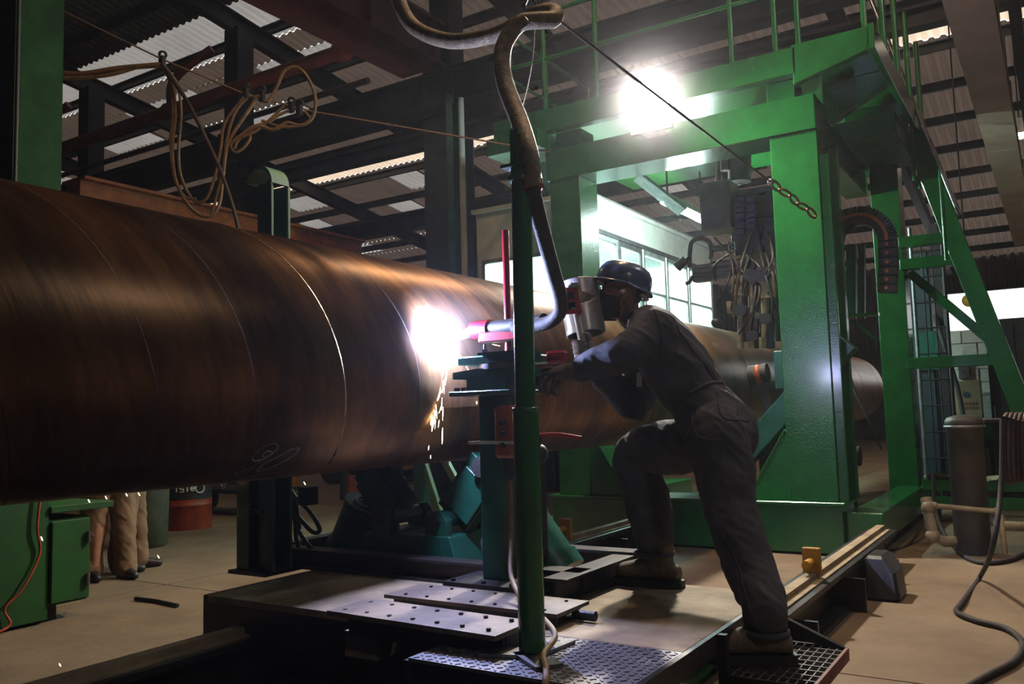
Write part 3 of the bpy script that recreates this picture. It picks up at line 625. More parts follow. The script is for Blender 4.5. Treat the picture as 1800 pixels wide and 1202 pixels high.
# ------------------------------------------------------------------ green pole
po = thing('green_pole', 'slim two-piece green pole on a bolted foot in the foreground', 'pole', (2.6, 1.61, .42))
MB().cyl((2.6, 1.612, .43), (2.6, 1.61, 1.275), .047, n=28).build('lower_tube', M['green'], po)
MB().cyl((2.6, 1.61, 1.26), (2.6, 1.60, 2.13), .037, n=28).build('upper_tube', M['green'], po)
MB().ring((2.6, 1.61, 1.265), (2.6, 1.61, 1.28), .048, .036).build('sleeve_lip', M['green'], po)
MB().cyl((2.6, 1.60, 2.10), (2.6, 1.60, 2.115), .05).cyl((2.6, 1.60, 2.115), (2.6, 1.6, 2.15), .04).build('cap', M['green'], po)
MB().box((2.555, 1.545, 2.15), (2.655, 1.66, 2.162)).build('cap_plate', M['green_dark'], po)
hp = MB().box((2.585, 1.60, 2.16), (2.60, 1.635, 2.30)).build('hanger_plate', M['green'], po)
for z in (2.2, 2.25): MB().cyl((2.583, 1.617, z), (2.588, 1.617, z), .005, n=8).build('hole', M['rubber'], hp)
for (c, ang) in (((2.56, 1.68), 20), ((2.53, 1.55), -35), ((2.69, 1.60), 85)):
    a = math.radians(ang); ax = V((math.cos(a), math.sin(a), 0))
    f = MB().obox((c[0], c[1], .428), (.05, .10, .007), (ax, V((-ax.y, ax.x, 0)), (0, 0, 1))).build('foot_plate', M['bare_steel'], po)
    for k in (-.06, .06): MB().cyl(V((c[0], c[1], .434)) + V((-ax.y, ax.x, 0)) * k, V((c[0], c[1], .4365)) + V((-ax.y, ax.x, 0)) * k, .009, n=10).build('hole', M['rubber'], f)
# hoses
h1 = spline([at(694, -40, X=3.1), at(700, 0, X=3.1), at(728, 48, X=3.1), at(790, 72, X=3.1), at(860, 64, X=3.1), at(905, 45, X=3.1), at(945, 24, X=3.1), at(974, 22, X=3.1), at(972, 34, X=3.06), at(945, 36, X=3.0), at(912, 42, X=2.95), at(888, 75, X=2.9), at(882, 115, X=2.85), at(892, 160, X=2.78), at(912, 210, X=2.7), at(926, 255, X=2.62), at(933, 290, X=2.6), at(934, 330, X=2.6)], 7)
o = MB().tube(h1, .036, 14).build('braided_hose', M['hose_braid']); tag(o, 'braided metal welding hose looping down from above to the green pole', 'hose')
h2 = spline([at(934, 325, X=2.6), at(944, 370, X=2.66), at(957, 420, X=2.76), at(972, 475, X=2.92), at(985, 522, X=3.08), at(984, 548, X=3.16), at(966, 566, X=3.22), at(935, 573, X=3.28), at(905, 577, X=3.32)], 7)
o = MB().tube(h2, .030, 14).build('torch_sleeve', M['hose_black']); tag(o, 'dark sleeved cable from the pole down to the torch', 'hose')
o = MB().ring(at(929, 310, X=2.615), at(935, 336, X=2.615), .048, .038, 16).build('leather_wrap', M['orange_paint']); tag(o, 'orange wrap binding the hose to the top of the green pole', 'strap')
for (a_, b_) in (((915, 268), (940, 270)), ((918, 316), (952, 317))):
    o = MB().ring(at(a_[0], a_[1], X=2.61), at(b_[0], b_[1], X=2.6), .01, .006, 8).build('cable_tie', M['white_plastic']); tag(o, 'white tie round the hose ' + ('above' if a_[1] < 300 else 'below') + ' the cap of the green pole', 'cable tie')
# hook and wire rope
HK0 = at(978, 33, X=3.1); CH = V((7.57, 1.72, 2.93))
o = MB().tube([HK0, at(1355, 320, X=6.9)], .007, 8).build('wire_rope', M['rope_wire']); tag(o, 'twisted wire rope from the hose hook past the flood lamp to the chain', 'rope')
e0 = at(1355, 320, X=6.9); e1 = at(1434, 380, X=7.52)
chn = thing('rusty_chain', 'short rusty chain anchoring the wire rope to the gantry post', 'chain', e0)
for i in range(5):
    c = e0.lerp(e1, (i + .5) / 5); d_, s_, u_ = basis(e1 - e0); w_ = s_ if i % 2 else u_; lk = []
    for k in range(17):
        q = 2 * math.pi * k / 16; lk.append(c + d_ * (.068 * math.cos(q)) + w_ * (.034 * math.sin(q)))
    MB().tube(lk, .011, 8, cap=False).build('link', mat('rusty_iron', (.22, .12, .05), .55, .6, (.1, .05, .03), 20) if 'rusty_iron' not in M else M['rusty_iron'], chn)
MB().ball(e0, .03, 10, 8).build('shackle', M['bare_steel'], chn)
hk = thing('hook_shackle', 'steel shackle and clip holding the braided hose at the top', 'shackle', at(930, 20, X=3.1))
MB().tube(spline([at(922, 8, X=3.1), at(930, -6, X=3.1), at(942, 8, X=3.1), at(940, 30, X=3.1), at(926, 34, X=3.1), at(922, 8, X=3.1)], 5), .007, 8).build('shackle', M['bare_steel'], hk)
MB().tube([at(932, -4, X=3.1), at(930, -60, X=3.1), at(930, -260, X=3.1)], .012, 8).build('hanging_rope', M['rope_wire'], hk)
MB().tube(spline([at(905, 44, X=2.94), at(918, 30, X=2.94), at(928, 40, X=2.92), at(915, 52, X=2.92)], 5), .006, 6).build('clip', M['bare_steel'], hk)
MB().tube(spline([at(940, 50, X=3.05), at(938, 90, X=2.98), at(930, 140, X=2.9), at(918, 190, X=2.75)], 5), .0018, 5).build('string', M['white_panel'], hk)
# ================================================================== the welder
from mathutils import noise as mnoise
from mathutils.bvhtree import BVHTree
def blob(name, mb, m, parent, voxel=.012, smooth=6, disp=None):
    """many overlapping lumps fused into one continuous skin"""
    o = mb.build(name, m, parent)
    md = o.modifiers.new('fuse', 'REMESH'); md.mode = 'VOXEL'; md.voxel_size = voxel; md.use_smooth_shade = True
    if smooth: sm = o.modifiers.new('relax', 'SMOOTH'); sm.iterations = smooth; sm.factor = .5
    dg = bpy.context.evaluated_depsgraph_get(); me = bpy.data.meshes.new_from_object(o.evaluated_get(dg))
    o.modifiers.clear(); o.data = me
    if not me.materials: me.materials.append(m)
    if disp:
        o0 = ORI[o.name]
        nn = [v.normal.copy() for v in me.vertices]; cc = [v.co.copy() for v in me.vertices]
        for v, q, c in zip(me.vertices, nn, cc): v.co = c + q * disp(c + o0)
    me.polygons.foreach_set('use_smooth', [True] * len(me.polygons)); me.update()
    return o
def limb(mb, pts, rad, n=16, k=5, flat=1.0):
    """tapered rounded limb through joints"""
    P = spline(pts, k); R = []
    for i in range(len(rad) - 1):
        for j in range(k): t = j / k; t = t * t * (3 - 2 * t); R.append(rad[i] * (1 - t) + rad[i + 1] * t)
    R.append(rad[-1])
    if len(P) != len(R): R = [rad[0] + (rad[-1] - rad[0]) * i / (len(P) - 1) for i in range(len(P))]
    mb.tube(P, R, n, flat=flat); mb.ball(P[0], R[0] * .98, 12, 8); mb.ball(P[-1], R[-1] * .98, 12, 8)
    return mb
def ellip(mb, c, ax, r, n=20, m=14):
    b = len(mb.v); mb.ball((0, 0, 0), 1.0, n, m)
    for i in range(b, len(mb.v)):
        q = mb.v[i]; mb.v[i] = V(c) + V(ax[0]) * (q.x * r[0]) + V(ax[1]) * (q.y * r[1]) + V(ax[2]) * (q.z * r[2])
    return mb
def loft(mb, secs, lat, n=24):
    """torso: sections (centre, half width along lat, half depth), closed at both ends"""
    C = [V(s[0]) for s in secs]; rings = []
    for i, (c, a, b_) in enumerate(secs):
        t = (C[min(i + 1, len(C) - 1)] - C[max(i - 1, 0)]).normalized(); l = (V(lat) - t * V(lat).dot(t)).normalized(); f = t.cross(l)
        rings.append([C[i] + l * (a * math.copysign(abs(math.cos(2 * math.pi * k / n)) ** .85, math.cos(2 * math.pi * k / n))) + f * (b_ * math.copysign(abs(math.sin(2 * math.pi * k / n)) ** .85, math.sin(2 * math.pi * k / n))) for k in range(n)])
    vs = [q for r in rings for q in r]; fs = []
    for i in range(len(rings) - 1):
        for k in range(n): fs.append((i * n + k, i * n + (k + 1) % n, (i + 1) * n + (k + 1) % n, (i + 1) * n + k))
    mb.add(vs, fs, True); mb.add(rings[0], [tuple(range(n))[::-1]]); mb.add(rings[-1], [tuple(range(n))]); return mb
def folds(p, amp=.006, f=9.0):
    q = V((p.x * f + p.z * f * .5, p.y * f - p.z * f * .6, p.z * f * .55))
    n1 = mnoise.noise(q); n2 = mnoise.noise(q * 2.3 + V((7, 3, 1)))
    return amp * (1 - 2.2 * abs(n1)) + amp * .45 * (1 - 2 * abs(n2))
mat('skin', (.40, .20, .125), .5, 0, (.31, .15, .092), 14, .1, 200)
mat('coverall', (.062, .064, .084), .85, 0, (.042, .043, .058), 5, .35, 420)
mat('glove_lit', (.30, .28, .29), .85, 0, (.2, .185, .19), 12, .35, 300)  # right glove paler: the arc's light is put into its colour
mat('glove_dark', (.10, .085, .072), .85, 0, (.06, .05, .045), 12, .35, 300)
mat('helmet_blue', (.09, .145, .29), .28, 0, (.07, .115, .24), 6, .03, 60, coat=.5)
mat('mask_black', (.012, .012, .014), .8, 0, None, 20, .2, 300)
mat('boot_leather', (.085, .065, .045), .7, 0, (.16, .125, .085), 7, .3, 90)
mat('hair_black', (.008, .007, .007), .7)
wk = thing('person', 'welder in dark grey coverall and blue hard hat leaning in with a face shield', 'person', (3.6, 1.3, .25))
LAT = V((-.97, -.24, 0)).normalized()            # towards the welder's left side
HIP = V((3.72, 1.30, 1.17)); NB = at(1124, 560, X=3.80); SH = at(1152, 588, X=3.755)
SL = at(1150, 583, X=3.59); SR = SH + (SH - SL) * 1.0 + V((0, .02, 0)); SR = V((3.93, 1.70, 1.64))
HL, KL, AL = V((3.62, 1.27, 1.13)), at(1284, 905, X=3.52), at(1347, 1118, X=3.37)
HR, KR, AR = V((3.84, 1.34, 1.14)), at(1120, 800, X=3.93), at(1150, 972, X=3.87)
EL = at(1096, 622, X=3.44); WL = at(1022, 650, X=3.40)
ER = at(1118, 712, X=3.93); WR = at(1040, 640, X=3.70)
# head frame
HC = at(1092, 517, X=3.835)
F = V((-.53, .85, .05)).normalized(); LH = V((0, 0, 1)).cross(F).normalized(); U = F.cross(LH).normalized()
def hp(f, l, u): return HC + F * f + LH * l + U * u
# body: one continuous figure under the clothes
mb = MB()
ellip(mb, hp(-.005, 0, .02), (F, LH, U), (.098, .077, .112)); ellip(mb, hp(.028, 0, -.055), (F, LH, U), (.066, .058, .07))
ellip(mb, hp(.045, 0, -.095), (F, LH, U), (.035, .032, .025)); ellip(mb, hp(.075, 0, .035), (F, LH, U), (.022, .05, .014))
limb(mb, [hp(.088, 0, .02), hp(.112, 0, -.022)], [.010, .016], 10); ellip(mb, hp(.098, .014, -.026), (F, LH, U), (.012, .010, .009)); ellip(mb, hp(.098, -.014, -.026), (F, LH, U), (.012, .010, .009))
ellip(mb, hp(.088, 0, -.058), (F, LH, U), (.014, .024, .008)); ellip(mb, hp(.087, 0, -.070), (F, LH, U), (.013, .02, .008))
for s_ in (1, -1):
    ellip(mb, hp(.055, s_ * .045, -.02), (F, LH, U), (.03, .02, .02)); ellip(mb, hp(-.012, s_ * .078, -.012), (F, LH, U), (.022, .010, .034))
    ellip(mb, hp(-.018, s_ * .084, .0), (F, LH, U), (.020, .007, .026))
limb(mb, [hp(-.03, 0, -.05), hp(-.045, 0, -.12), NB.lerp(SH, .5)], [.056, .056, .07], 14)
limb(mb, [HIP, HIP.lerp(SH, .5), SH], [.12, .115, .13], 16); limb(mb, [SL, SR], [.07, .07], 12)
for (a, e_, w_) in ((SL, EL, WL), (SR, ER, WR)): limb(mb, [a, e_, w_], [.05, .04, .028], 12)
for (a, e_, w_) in ((HL, KL, AL), (HR, KR, AR)): limb(mb, [a, e_, w_], [.075, .055, .04], 12)
blob('body', mb, M['skin'], wk, .0055, 4)
# coverall
def cdisp(p): return folds(p, .0085, 9.5)
mb = MB(); ax = (SH - HIP)
loft(mb, [(HIP + ax * -.13, .155, .12), (HIP + V((0, -.01, 0)), .178, .150), (HIP + ax * .16, .165, .14), (HIP + ax * .29, .150, .122), (HIP + ax * .42, .165, .138), (HIP + ax * .65, .182, .15), (HIP + ax * .86, .188, .138), (HIP + ax * 1.0 + V((0, 0, .02)), .165, .105), (SH.lerp(NB, .7) + V((0, 0, .01)), .09, .08)], LAT)
ellip(mb, HIP + V((.0, -.055, -.02)), (V(LAT), V((.24, -.97, 0)), V((0, 0, 1))), (.155, .12, .14))
limb(mb, [SL + V((.04, 0, .02)), SL, SL.lerp(EL, .5) + V((0, 0, -.01)), EL, EL.lerp(WL, .55), WL], [.085, .098, .086, .078, .068, .056], 16)
limb(mb, [SR + V((-.04, 0, .02)), SR, SR.lerp(ER, .5), ER, ER.lerp(WR, .55), WR], [.085, .095, .082, .078, .068, .056], 16)
limb(mb, [HL + V((0, .0, .02)), HL.lerp(KL, .35) + V((0, -.01, 0)), KL + V((0, .0, .03)), KL.lerp(AL, .45) + V((0, -.015, 0)), AL + V((0, 0, .12)), AL + V((0, 0, .07))], [.135, .125, .103, .096, .086, .082], 18)
limb(mb, [HR + V((0, .0, .01)), HR.lerp(KR, .4) + V((0, 0, -.01)), KR, KR.lerp(AR, .4) + V((0, -.01, 0)), AR + V((0, 0, .11)), AR + V((0, -.0, .065))], [.135, .128, .112, .106, .097, .092], 18)
cov = blob('coverall', mb, M['coverall'], wk, .0085, 8, cdisp)
bv = BVHTree.FromPolygons([v.co + ORI[cov.name] for v in cov.data.vertices], [tuple(p.vertices) for p in cov.data.polygons])
def hug(p, off=.002):
    c, n, i, d = bv.find_nearest(V(p)); return c + n * off
def seam(pts, r=.003, k=8, name='seam'):
    return MB().tube([hug(q) for q in spline(pts, k)], r, 6).build(name, M['coverall'], wk)
def onsurf(px, py):
    d = A_FWD + A_RIGHT * ((px - 900) / 1500.0) + A_DOWN * ((py - 601) / 1500.0)
    h = bv.ray_cast(CAM, d.normalized()); return h[0] + h[1] * .001 if h[0] else at(px, py, X=3.6)
for pts in ([(1218, 722), (1218, 745), (1226, 765), (1245, 772), (1268, 772)], [(1150, 545), (1160, 575), (1162, 610), (1158, 640)], [(1190, 572), (1225, 625), (1258, 672)], [(1232, 790), (1240, 850), (1262, 920), (1300, 1000), (1328, 1090)], [(1298, 714), (1317, 716)], [(1262, 690), (1268, 730), (1292, 738), (1316, 740)]):
    seam([onsurf(*p) for p in pts], .0032, 6)
# gathered waistband
mb = MB(); c0 = HIP + ax * .29; t = ax.normalized(); l = (LAT - t * LAT.dot(t)).normalized(); f = t.cross(l)
pts = []
for k in range(49):
    q = 2 * math.pi * k / 48; dq = l * math.cos(q) + f * math.sin(q); h_ = bv.ray_cast(c0, dq, .3); pts.append((h_[0] if h_[0] else c0 + dq * .14) + dq * (-.006 if k % 2 else -.001))
MB().tube(pts, .011, 8, cap=False).build('waistband', M['coverall'], wk)
col = []
for k in range(25):
    q = math.radians(20 + 320 * k / 24); d = (V((0, 0, .93)) + F * .2).normalized(); a = LAT; b_ = d.cross(a).normalized()
    col.append(NB + V((0, -.012, .012)) + a * (.085 * math.sin(q)) + b_ * (.082 * math.cos(q)))
MB().tube(col, .017, 8, flat=1.6).build('collar', M['coverall'], wk)
for A_, r_ in ((AL + V((0, 0, .015)), .080), (AR + V((0, 0, .0)), .088)):
    MB().tube([A_ + V((r_ * math.cos(q * .5236), r_ * math.sin(q * .5236), 0)) for q in range(13)], .013, 8, cap=False).build('trouser_cuff', M['coverall'], wk)
# pen in the sleeve pocket and a pale plate painted in as the highlight on the dark sleeve
MB().cyl(at(1103, 575, X=3.60), at(1105, 562, X=3.61), .004, n=8).build('pen', M['white_plastic'], wk)
MB().obox(at(1124, 667, X=3.72), (.004, .012, .035), (A_FWD, A_RIGHT, A_DOWN)).build('sleeve_highlight', M['white_plastic'], wk)
# hair
mb = MB(); ellip(mb, hp(-.010, 0, .025), (F, LH, U), (.1, .080, .112)); hr = mb
hv = [v for v in hr.v]
keep = MB(); idx = {}
fs = []
for fc in hr.f:
    c = sum((hv[i] for i in fc), V()) / len(fc) - HC; ff, uu = c.dot(F), c.dot(U)
    if uu > .06 or (ff < -.055 and uu > -.045): fs.append(fc)
keep.add(hv, fs, True); keep.build('hair', M['hair_black'], wk)
# hard hat
prof = []
HB = hp(-.014, 0, .058); F0_, U0_ = F.copy(), U.copy(); F = (F0_ * math.cos(.26) + U0_ * math.sin(.26)); U = (U0_ * math.cos(.26) - F0_ * math.sin(.26))
n = 40; rings = []
for (sc, h) in ((1.0, -.012), (1.0, .0), (.985, .026), (.93, .052), (.80, .077), (.60, .094), (.33, .103), (.0005, .106)):
    rings.append([HB + F * ((.142 if math.cos(2 * math.pi * k / n) > 0 else .138) * sc * math.cos(2 * math.pi * k / n)) + LH * (.118 * sc * math.sin(2 * math.pi * k / n)) + U * h for k in range(n)])
mb = MB(); mb.add([q for r in rings for q in r], [(i * n + k, i * n + (k + 1) % n, (i + 1) * n + (k + 1) % n, (i + 1) * n + k) for i in range(len(rings) - 1) for k in range(n)], True)
helm = mb.build('hard_hat', M['helmet_blue'], wk)
mb = MB(); br = []
for (da, dh) in ((0, -.010), (.03, -.018), (.032, -.024), (0, -.016)):
    r = []
    for k in range(n):
        q = 2 * math.pi * k / n; ext = da * (.55 + .9 * max(0, math.cos(q)) ** 2)
        r.append(HB + F * ((.139 + ext) * math.cos(q)) + LH * ((.116 + ext * .6) * math.sin(q)) + U * (dh - .012 * max(0, math.cos(q)) ** 2 * (da > 0) + (-.010 if math.cos(q) < -.3 and da > 0 else 0)))
    br.append(r)
mb.add([q for r in br for q in r], [(i * n + k, i * n + (k + 1) % n, ((i + 1) % 4) * n + (k + 1) % n, ((i + 1) % 4) * n + k) for i in range(4) for k in range(n)], True)
mb.build('brim', M['helmet_blue'], helm)
MB().tube([HB + F * x + U * (.106 - 2.9 * x * x) for x in [-.11 + .0183 * i for i in range(13)]], .009, 8, flat=.5).build('ridge', M['helmet_blue'], helm)
MB().tube([hp(-.012 + -.115 * math.cos(q), .098 * math.sin(q), .018 - .012 * math.cos(q)) for q in [(-.9 + .15 * i) for i in range(13)]], .014, 8, flat=.35).build('headband', M['white_plastic'], helm)
F, U = F0_, U0_
# glasses
gl = MB()
for s_ in (1, -1):
    c = hp(.099, s_ * .034, .012); pts = []
    for k in range(17): q = 2 * math.pi * k / 16; pts.append(c + LH * (.027 * math.cos(q)) + U * (.019 * math.sin(q)) - F * (.006 * math.cos(q) * s_))
    gl.tube(pts, .0028, 6, cap=False); gl.tube([c + LH * (s_ * .027), hp(.078, s_ * .074, .018), hp(-.01, s_ * .084, .016), hp(-.03, s_ * .08, -.002)], .0025, 6)
gl.tube([hp(.103, -.008, .014), hp(.106, 0, .017), hp(.103, .008, .014)], .0025, 6); gl.build('glasses', M['rubber'], wk)
for s_ in (1, -1):
    e = MB().ball(hp(.078, s_ * .031, .012), .013, 12, 8).build('eye', M['white_plastic'], wk); MB().ball(hp(.0875, s_ * .031, .012), .006, 8, 6).build('iris', M['hair_black'], e)
# mask
ms = MB(); vs = []; na, nb_ = 17, 9
for i in range(na):
    a_ = math.radians(-80 + 160 * i / (na - 1))
    for j in range(nb_):
        t = j / (nb_ - 1); uu = (.000 if abs(a_) < .6 else .000 - .02 * (abs(a_) - .6)) - t * (.138 - .040 * abs(a_) / 1.5); bul = math.sin(math.pi * min(1, t * 1.05)) * .020 * max(0, math.cos(a_))
        rf = (.116 + bul - .03 * max(0, t - .55)) ; rl = .086 - .010 * max(0, t - .4)
        vs.append(hp(-.004 + rf * math.cos(a_), rl * math.sin(a_), uu - .008))
ms.add(vs, [(i * nb_ + j, (i + 1) * nb_ + j, (i + 1) * nb_ + j + 1, i * nb_ + j + 1) for i in range(na - 1) for j in range(nb_ - 1)], True)
mk = ms.build('face_mask', M['mask_black'], wk)
md = mk.modifiers.new('thick', 'SOLIDIFY'); md.thickness = .003
for s_ in (1, -1):
    for (u0, f0) in ((-.015, .02), (-.09, .02)): MB().tube(spline([hp(f0, s_ * .082, u0), hp(0, s_ * .086, u0 * .6 - .005), hp(-.028, s_ * .086, -.012)], 4), .0018, 5).build('ear_loop', M['mask_black'], mk)
# ---- hands
def finger(mb, pts, r): limb(mb, pts, [r] + [r * .96] * (len(pts) - 2) + [r * .85], 10, 4)
# left glove resting on the slide plate
mb = MB(); f0 = at(1000, 652, X=3.385)
D1 = (at(972, 655, X=3.36) - WL).normalized(); 
pc = at(984, 656, X=3.37)
d_, sx, ux = basis(D1); 
ellip(mb, pc, (D1, V((.9, .4, .1)).normalized(), V((.0, 0, 1))), (.055, .048, .030)); limb(mb, [WL, pc], [.046, .036], 14)
for i, (b0, b1, b2, b3) in enumerate((((972, 648, 3.41), (955, 650, 3.43), (945, 662, 3.44), (943, 676, 3.44)), ((970, 654, 3.385), (955, 660, 3.40), (949, 674, 3.41), (951, 688, 3.41)), ((972, 660, 3.36), (962, 668, 3.37), (958, 681, 3.375), (962, 692, 3.38)), ((978, 664, 3.335), (974, 674, 3.34), (972, 684, 3.345), (976, 693, 3.35)))):
    finger(mb, [pc.lerp(at(b0[0], b0[1], X=b0[2]), .6)] + [at(q[0], q[1], X=q[2]) for q in (b0, b1, b2, b3)], .0125)
finger(mb, [pc + V((.03, 0, -.01)), at(985, 672, X=3.41), at(974, 684, X=3.42), at(966, 690, X=3.43)], .0135)
blob('glove', mb, M['glove_dark'], wk, .005, 2)
# right glove round the shield handle
HA0, HA1 = at(1012, 545, X=3.60), at(1031, 642, X=3.60); hd = (HA1 - HA0).normalized()
hcn = at(1025, 612, X=3.60)
vd = A_FWD; sd = vd.cross(hd).normalized()            # sd: to the image side
if sd.dot(A_RIGHT) < 0: sd = -sd
mb = MB(); palm = hcn + sd * .030 + vd * .022
ellip(mb, palm, (hd, sd, vd), (.047, .022, .036)); limb(mb, [WR, palm], [.044, .034], 14)
for i in range(4):
    c = hcn + hd * (-.034 + .0235 * i); r = .0125 if i < 3 else .0115
    finger(mb, [palm + hd * (-.03 + .02 * i) - sd * .005, c + vd * .040 - sd * .006, c + vd * .030 - sd * .034, c - vd * .002 - sd * .038, c - vd * .026 - sd * .018, c - vd * .028 + sd * .006][:6 if i < 3 else 6], r)
finger(mb, [palm - hd * .03, hcn - hd * .045 + sd * .038 - vd * .004, hcn - hd * .062 + sd * .030 - vd * .022, hcn - hd * .070 + sd * .012 - vd * .028], .0135)
blob('glove', mb, M['glove_lit'], wk, .005, 2)
# boots
def boot(A, toe, zs):
    A = V(A); td = (V(toe) - A); td.z = 0; td.normalize(); sd = V((-td.y, td.x, 0)); g = V((A.x, A.y, zs)); mb = MB()
    limb(mb, [A + V((0, 0, .04)), V((A.x, A.y, zs + .09))], [.068, .062], 16)
    secs = [(-.095, .038, .040), (-.055, .046, .052), (.0, .048, .070), (.07, .050, .062), (.14, .054, .050), (.195, .048, .042), (.225, .030, .030)]
    rings = []; n = 16
    for (t, w, h) in secs: rings.append([g + td * t + sd * (w * math.cos(2 * math.pi * k / n)) + V((0, 0, .028 + max(-.0, h * (1 + math.sin(2 * math.pi * k / n)) * .9))) for k in range(n)])
    mb.add([q for r in rings for q in r], [(i * n + k, i * n + (k + 1) % n, (i + 1) * n + (k + 1) % n, (i + 1) * n + k) for i in range(len(rings) - 1) for k in range(n)], True); mb.add(rings[0], [tuple(range(n))]); mb.add(rings[-1], [tuple(range(n))[::-1]])
    b_ = blob('boot', mb, M['boot_leather'], wk, .007, 3)
    out = [(-.108, .032), (-.110, .0), (-.108, -.032), (-.065, -.051), (.0, -.050), (.08, -.055), (.15, -.060), (.205, -.050), (.236, -.024), (.242, 0), (.236, .024), (.205, .050), (.15, .060), (.08, .055), (0, .050), (-.065, .051)]
    MB().prism([g + td * a + sd * c for a, c in out], (0, 0, .034)).build('sole', M['rubber'], b_)
    for i in range(5):
        c = g + td * (.035 + .018 * i) + V((0, 0, .155 - .016 * i)); MB().tube([c - sd * .028 - V((0, 0, .012)), c + V((0, 0, .004)), c + sd * .028 - V((0, 0, .012))], .003, 6).build('lace', M['rubber'], b_)
boot(AR + V((0, -.03, 0)), at(1085, 1025, Z=.42), .42); boot(AL + V((0, -.0, 0)), AL + V((-.12, .25, 0)), .277)
# ------------------------------------------------------------------ hand shield
sh = thing('welding_shield', 'hand-held curved metal face shield with red lens frame and white handle', 'face shield', at(1025, 540, X=3.68))
AXT, AXB = at(1016, 494, X=3.70), at(1031, 586, X=3.68); ad = (AXB - AXT).normalized(); e2 = (A_FWD - ad * A_FWD.dot(ad)).normalized(); e1 = ad.cross(e2).normalized()
if e1.dot(A_RIGHT) < 0: e1 = -e1
RS = .098; na, nh = 72, 54
poly = [(-.75, .2), (-.35, .08), (-.06, .1), (.0, .28), (.64, .36), (.95, .36), (.38, .46), (-.2, .52), (-.75, .55)]   # cut-out, (angle, height share)
def inside(x, y):
    r = False
    for i in range(len(poly)):
        (x0, y0), (x1, y1) = poly[i], poly[i - 1]
        if (y0 > y) != (y1 > y) and x < (x1 - x0) * (y - y0) / (y1 - y0) + x0: r = not r
    return r
mb = MB(); vs = []
for i in range(na + 1):
    q = math.radians(-112 + 205 * i / na)
    for j in range(nh + 1): vs.append(AXT.lerp(AXB, j / nh) + e1 * (RS * math.sin(q)) - e2 * (RS * math.cos(q) - .03))
fs = []
for i in range(na):
    q = math.radians(-112 + 205 * (i + .5) / na)
    for j in range(nh):
        if not inside(q, (j + .5) / nh): fs.append((i * (nh + 1) + j, i * (nh + 1) + j + 1, (i + 1) * (nh + 1) + j + 1, (i + 1) * (nh + 1) + j))
mb.add(vs, fs, True); sp_ = mb.build('shell', mat('shield_metal', (.62, .60, .63), .35, .35, (.5, .48, .51), 6, .05, 40), sh)
md = sp_.modifiers.new('thick', 'SOLIDIFY'); md.thickness = .003
lin = MB(); lv = []
for i in range(25):
    q_ = math.radians(100 + 150 * i / 24)
    for j in (0.02, .98): lv.append(AXT.lerp(AXB, j) + e1 * ((RS - .004) * math.sin(q_)) - e2 * ((RS - .004) * math.cos(q_) - .03))
lin.add(lv, [(2 * i, 2 * i + 1, 2 * i + 3, 2 * i + 2) for i in range(24)], True); ln_ = lin.build('inner_shade', M['rubber'], sh); ln_.modifiers.new('thick', 'SOLIDIFY').thickness = .004  # dark sheet put in for the shaded inside behind the cut-out
rc = at(1001, 529, X=3.585)
fr = MB()
x_, y_, z_ = (V((-.47, .88, 0)).normalized(), A_FWD, ad)
for (o1, o2, h1_, h2_) in ((0, -.055, .045, .011), (0, .055, .045, .011), (-.036, 0, .011, .055), (.036, 0, .011, .055), (0, .0, .045, .007)):
    fr.obox(rc + x_ * o1 + z_ * o2, (h1_, .035, h2_), (x_, y_, z_))
fr.build('lens_frame', mat('shield_red', (.62, .03, .06), .35), sh)
MB().obox(rc + y_ * .01, (.036, .004, .048), (x_, y_, z_)).build('lens', mat('lens_dark', (.03, .035, .07), .1), sh)
MB().cyl(HA0, HA1, .0175, .017).ball(HA1, .0172, 12, 8).build('handle', M['white_plastic'], sh)
MB().obox(HA0, (.02, .03, .012), (x_, y_, z_)).build('handle_clamp', M['bare_steel'], sh)
# ================================================================== control cabin behind the gantry
cbn = thing('control_cabin', 'white control cabin with lit windows behind the gantry', 'cabin', (11.5, 5.8, 0))
WP = M['white_panel']
CX0, CX1, CY0, CY1, CZ0, CZ1 = 9.3, 14.0, 4.85, 6.5, 1.2, 4.02
def cpart(mb, name, m=WP, par=None): return mb.build(name, m, par or cbn)
cpart(B((CX0, CY0, CZ0 - .06), (CX1, CY1, CZ0)), 'cabin_floor', M['dark_steel']); cpart(B((CX0 - .05, CY0 - .05, CZ1 - .05), (CX1, CY1, CZ1)), 'cabin_roof')
cpart(B((CX0, CY0, 3.6), (CX1, CY0 + .05, CZ1 - .05)), 'fascia'); cpart(B((CX0, CY0, CZ0), (CX1, CY0 + .05, 2.3)), 'side_wall')
cpart(B((CX0, CY1 - .05, CZ0), (CX1, CY1, CZ1 - .05)), 'rear_wall'); cpart(B((CX1 - .05, CY0, CZ0), (CX1, CY1, CZ1 - .05)), 'end_wall')
cpart(B((CX0, CY0, 3.33), (CX0 + .05, CY1, CZ1 - .05)), 'front_panel'); cpart(B((CX0, CY0, CZ0), (CX0 + .05, CY1, 2.2)), 'front_panel')
cpart(B((CX0, CY0, 2.2), (CX0 + .05, CY0 + .12, 3.33)), 'corner_post'); cpart(B((CX0, CY1 - .12, 2.2), (CX0 + .05, CY1, 3.33)), 'corner_post')
cpart(B((CX0, CY0 - .03, 3.98), (CX1, CY0, 4.06)), 'roof_trim', M['galvanised']); cpart(B((CX0, CY0 - .02, 3.56), (CX1, CY0, 3.62)), 'window_head', M['machine_grey'])
mat('window_alloy', (.35, .37, .37), .4, .5)
m, nt, b = nodes('cabin_glass'); b.inputs['Base Color'].default_value = (.8, .9, .9, 1); b.inputs['Roughness'].default_value = .08
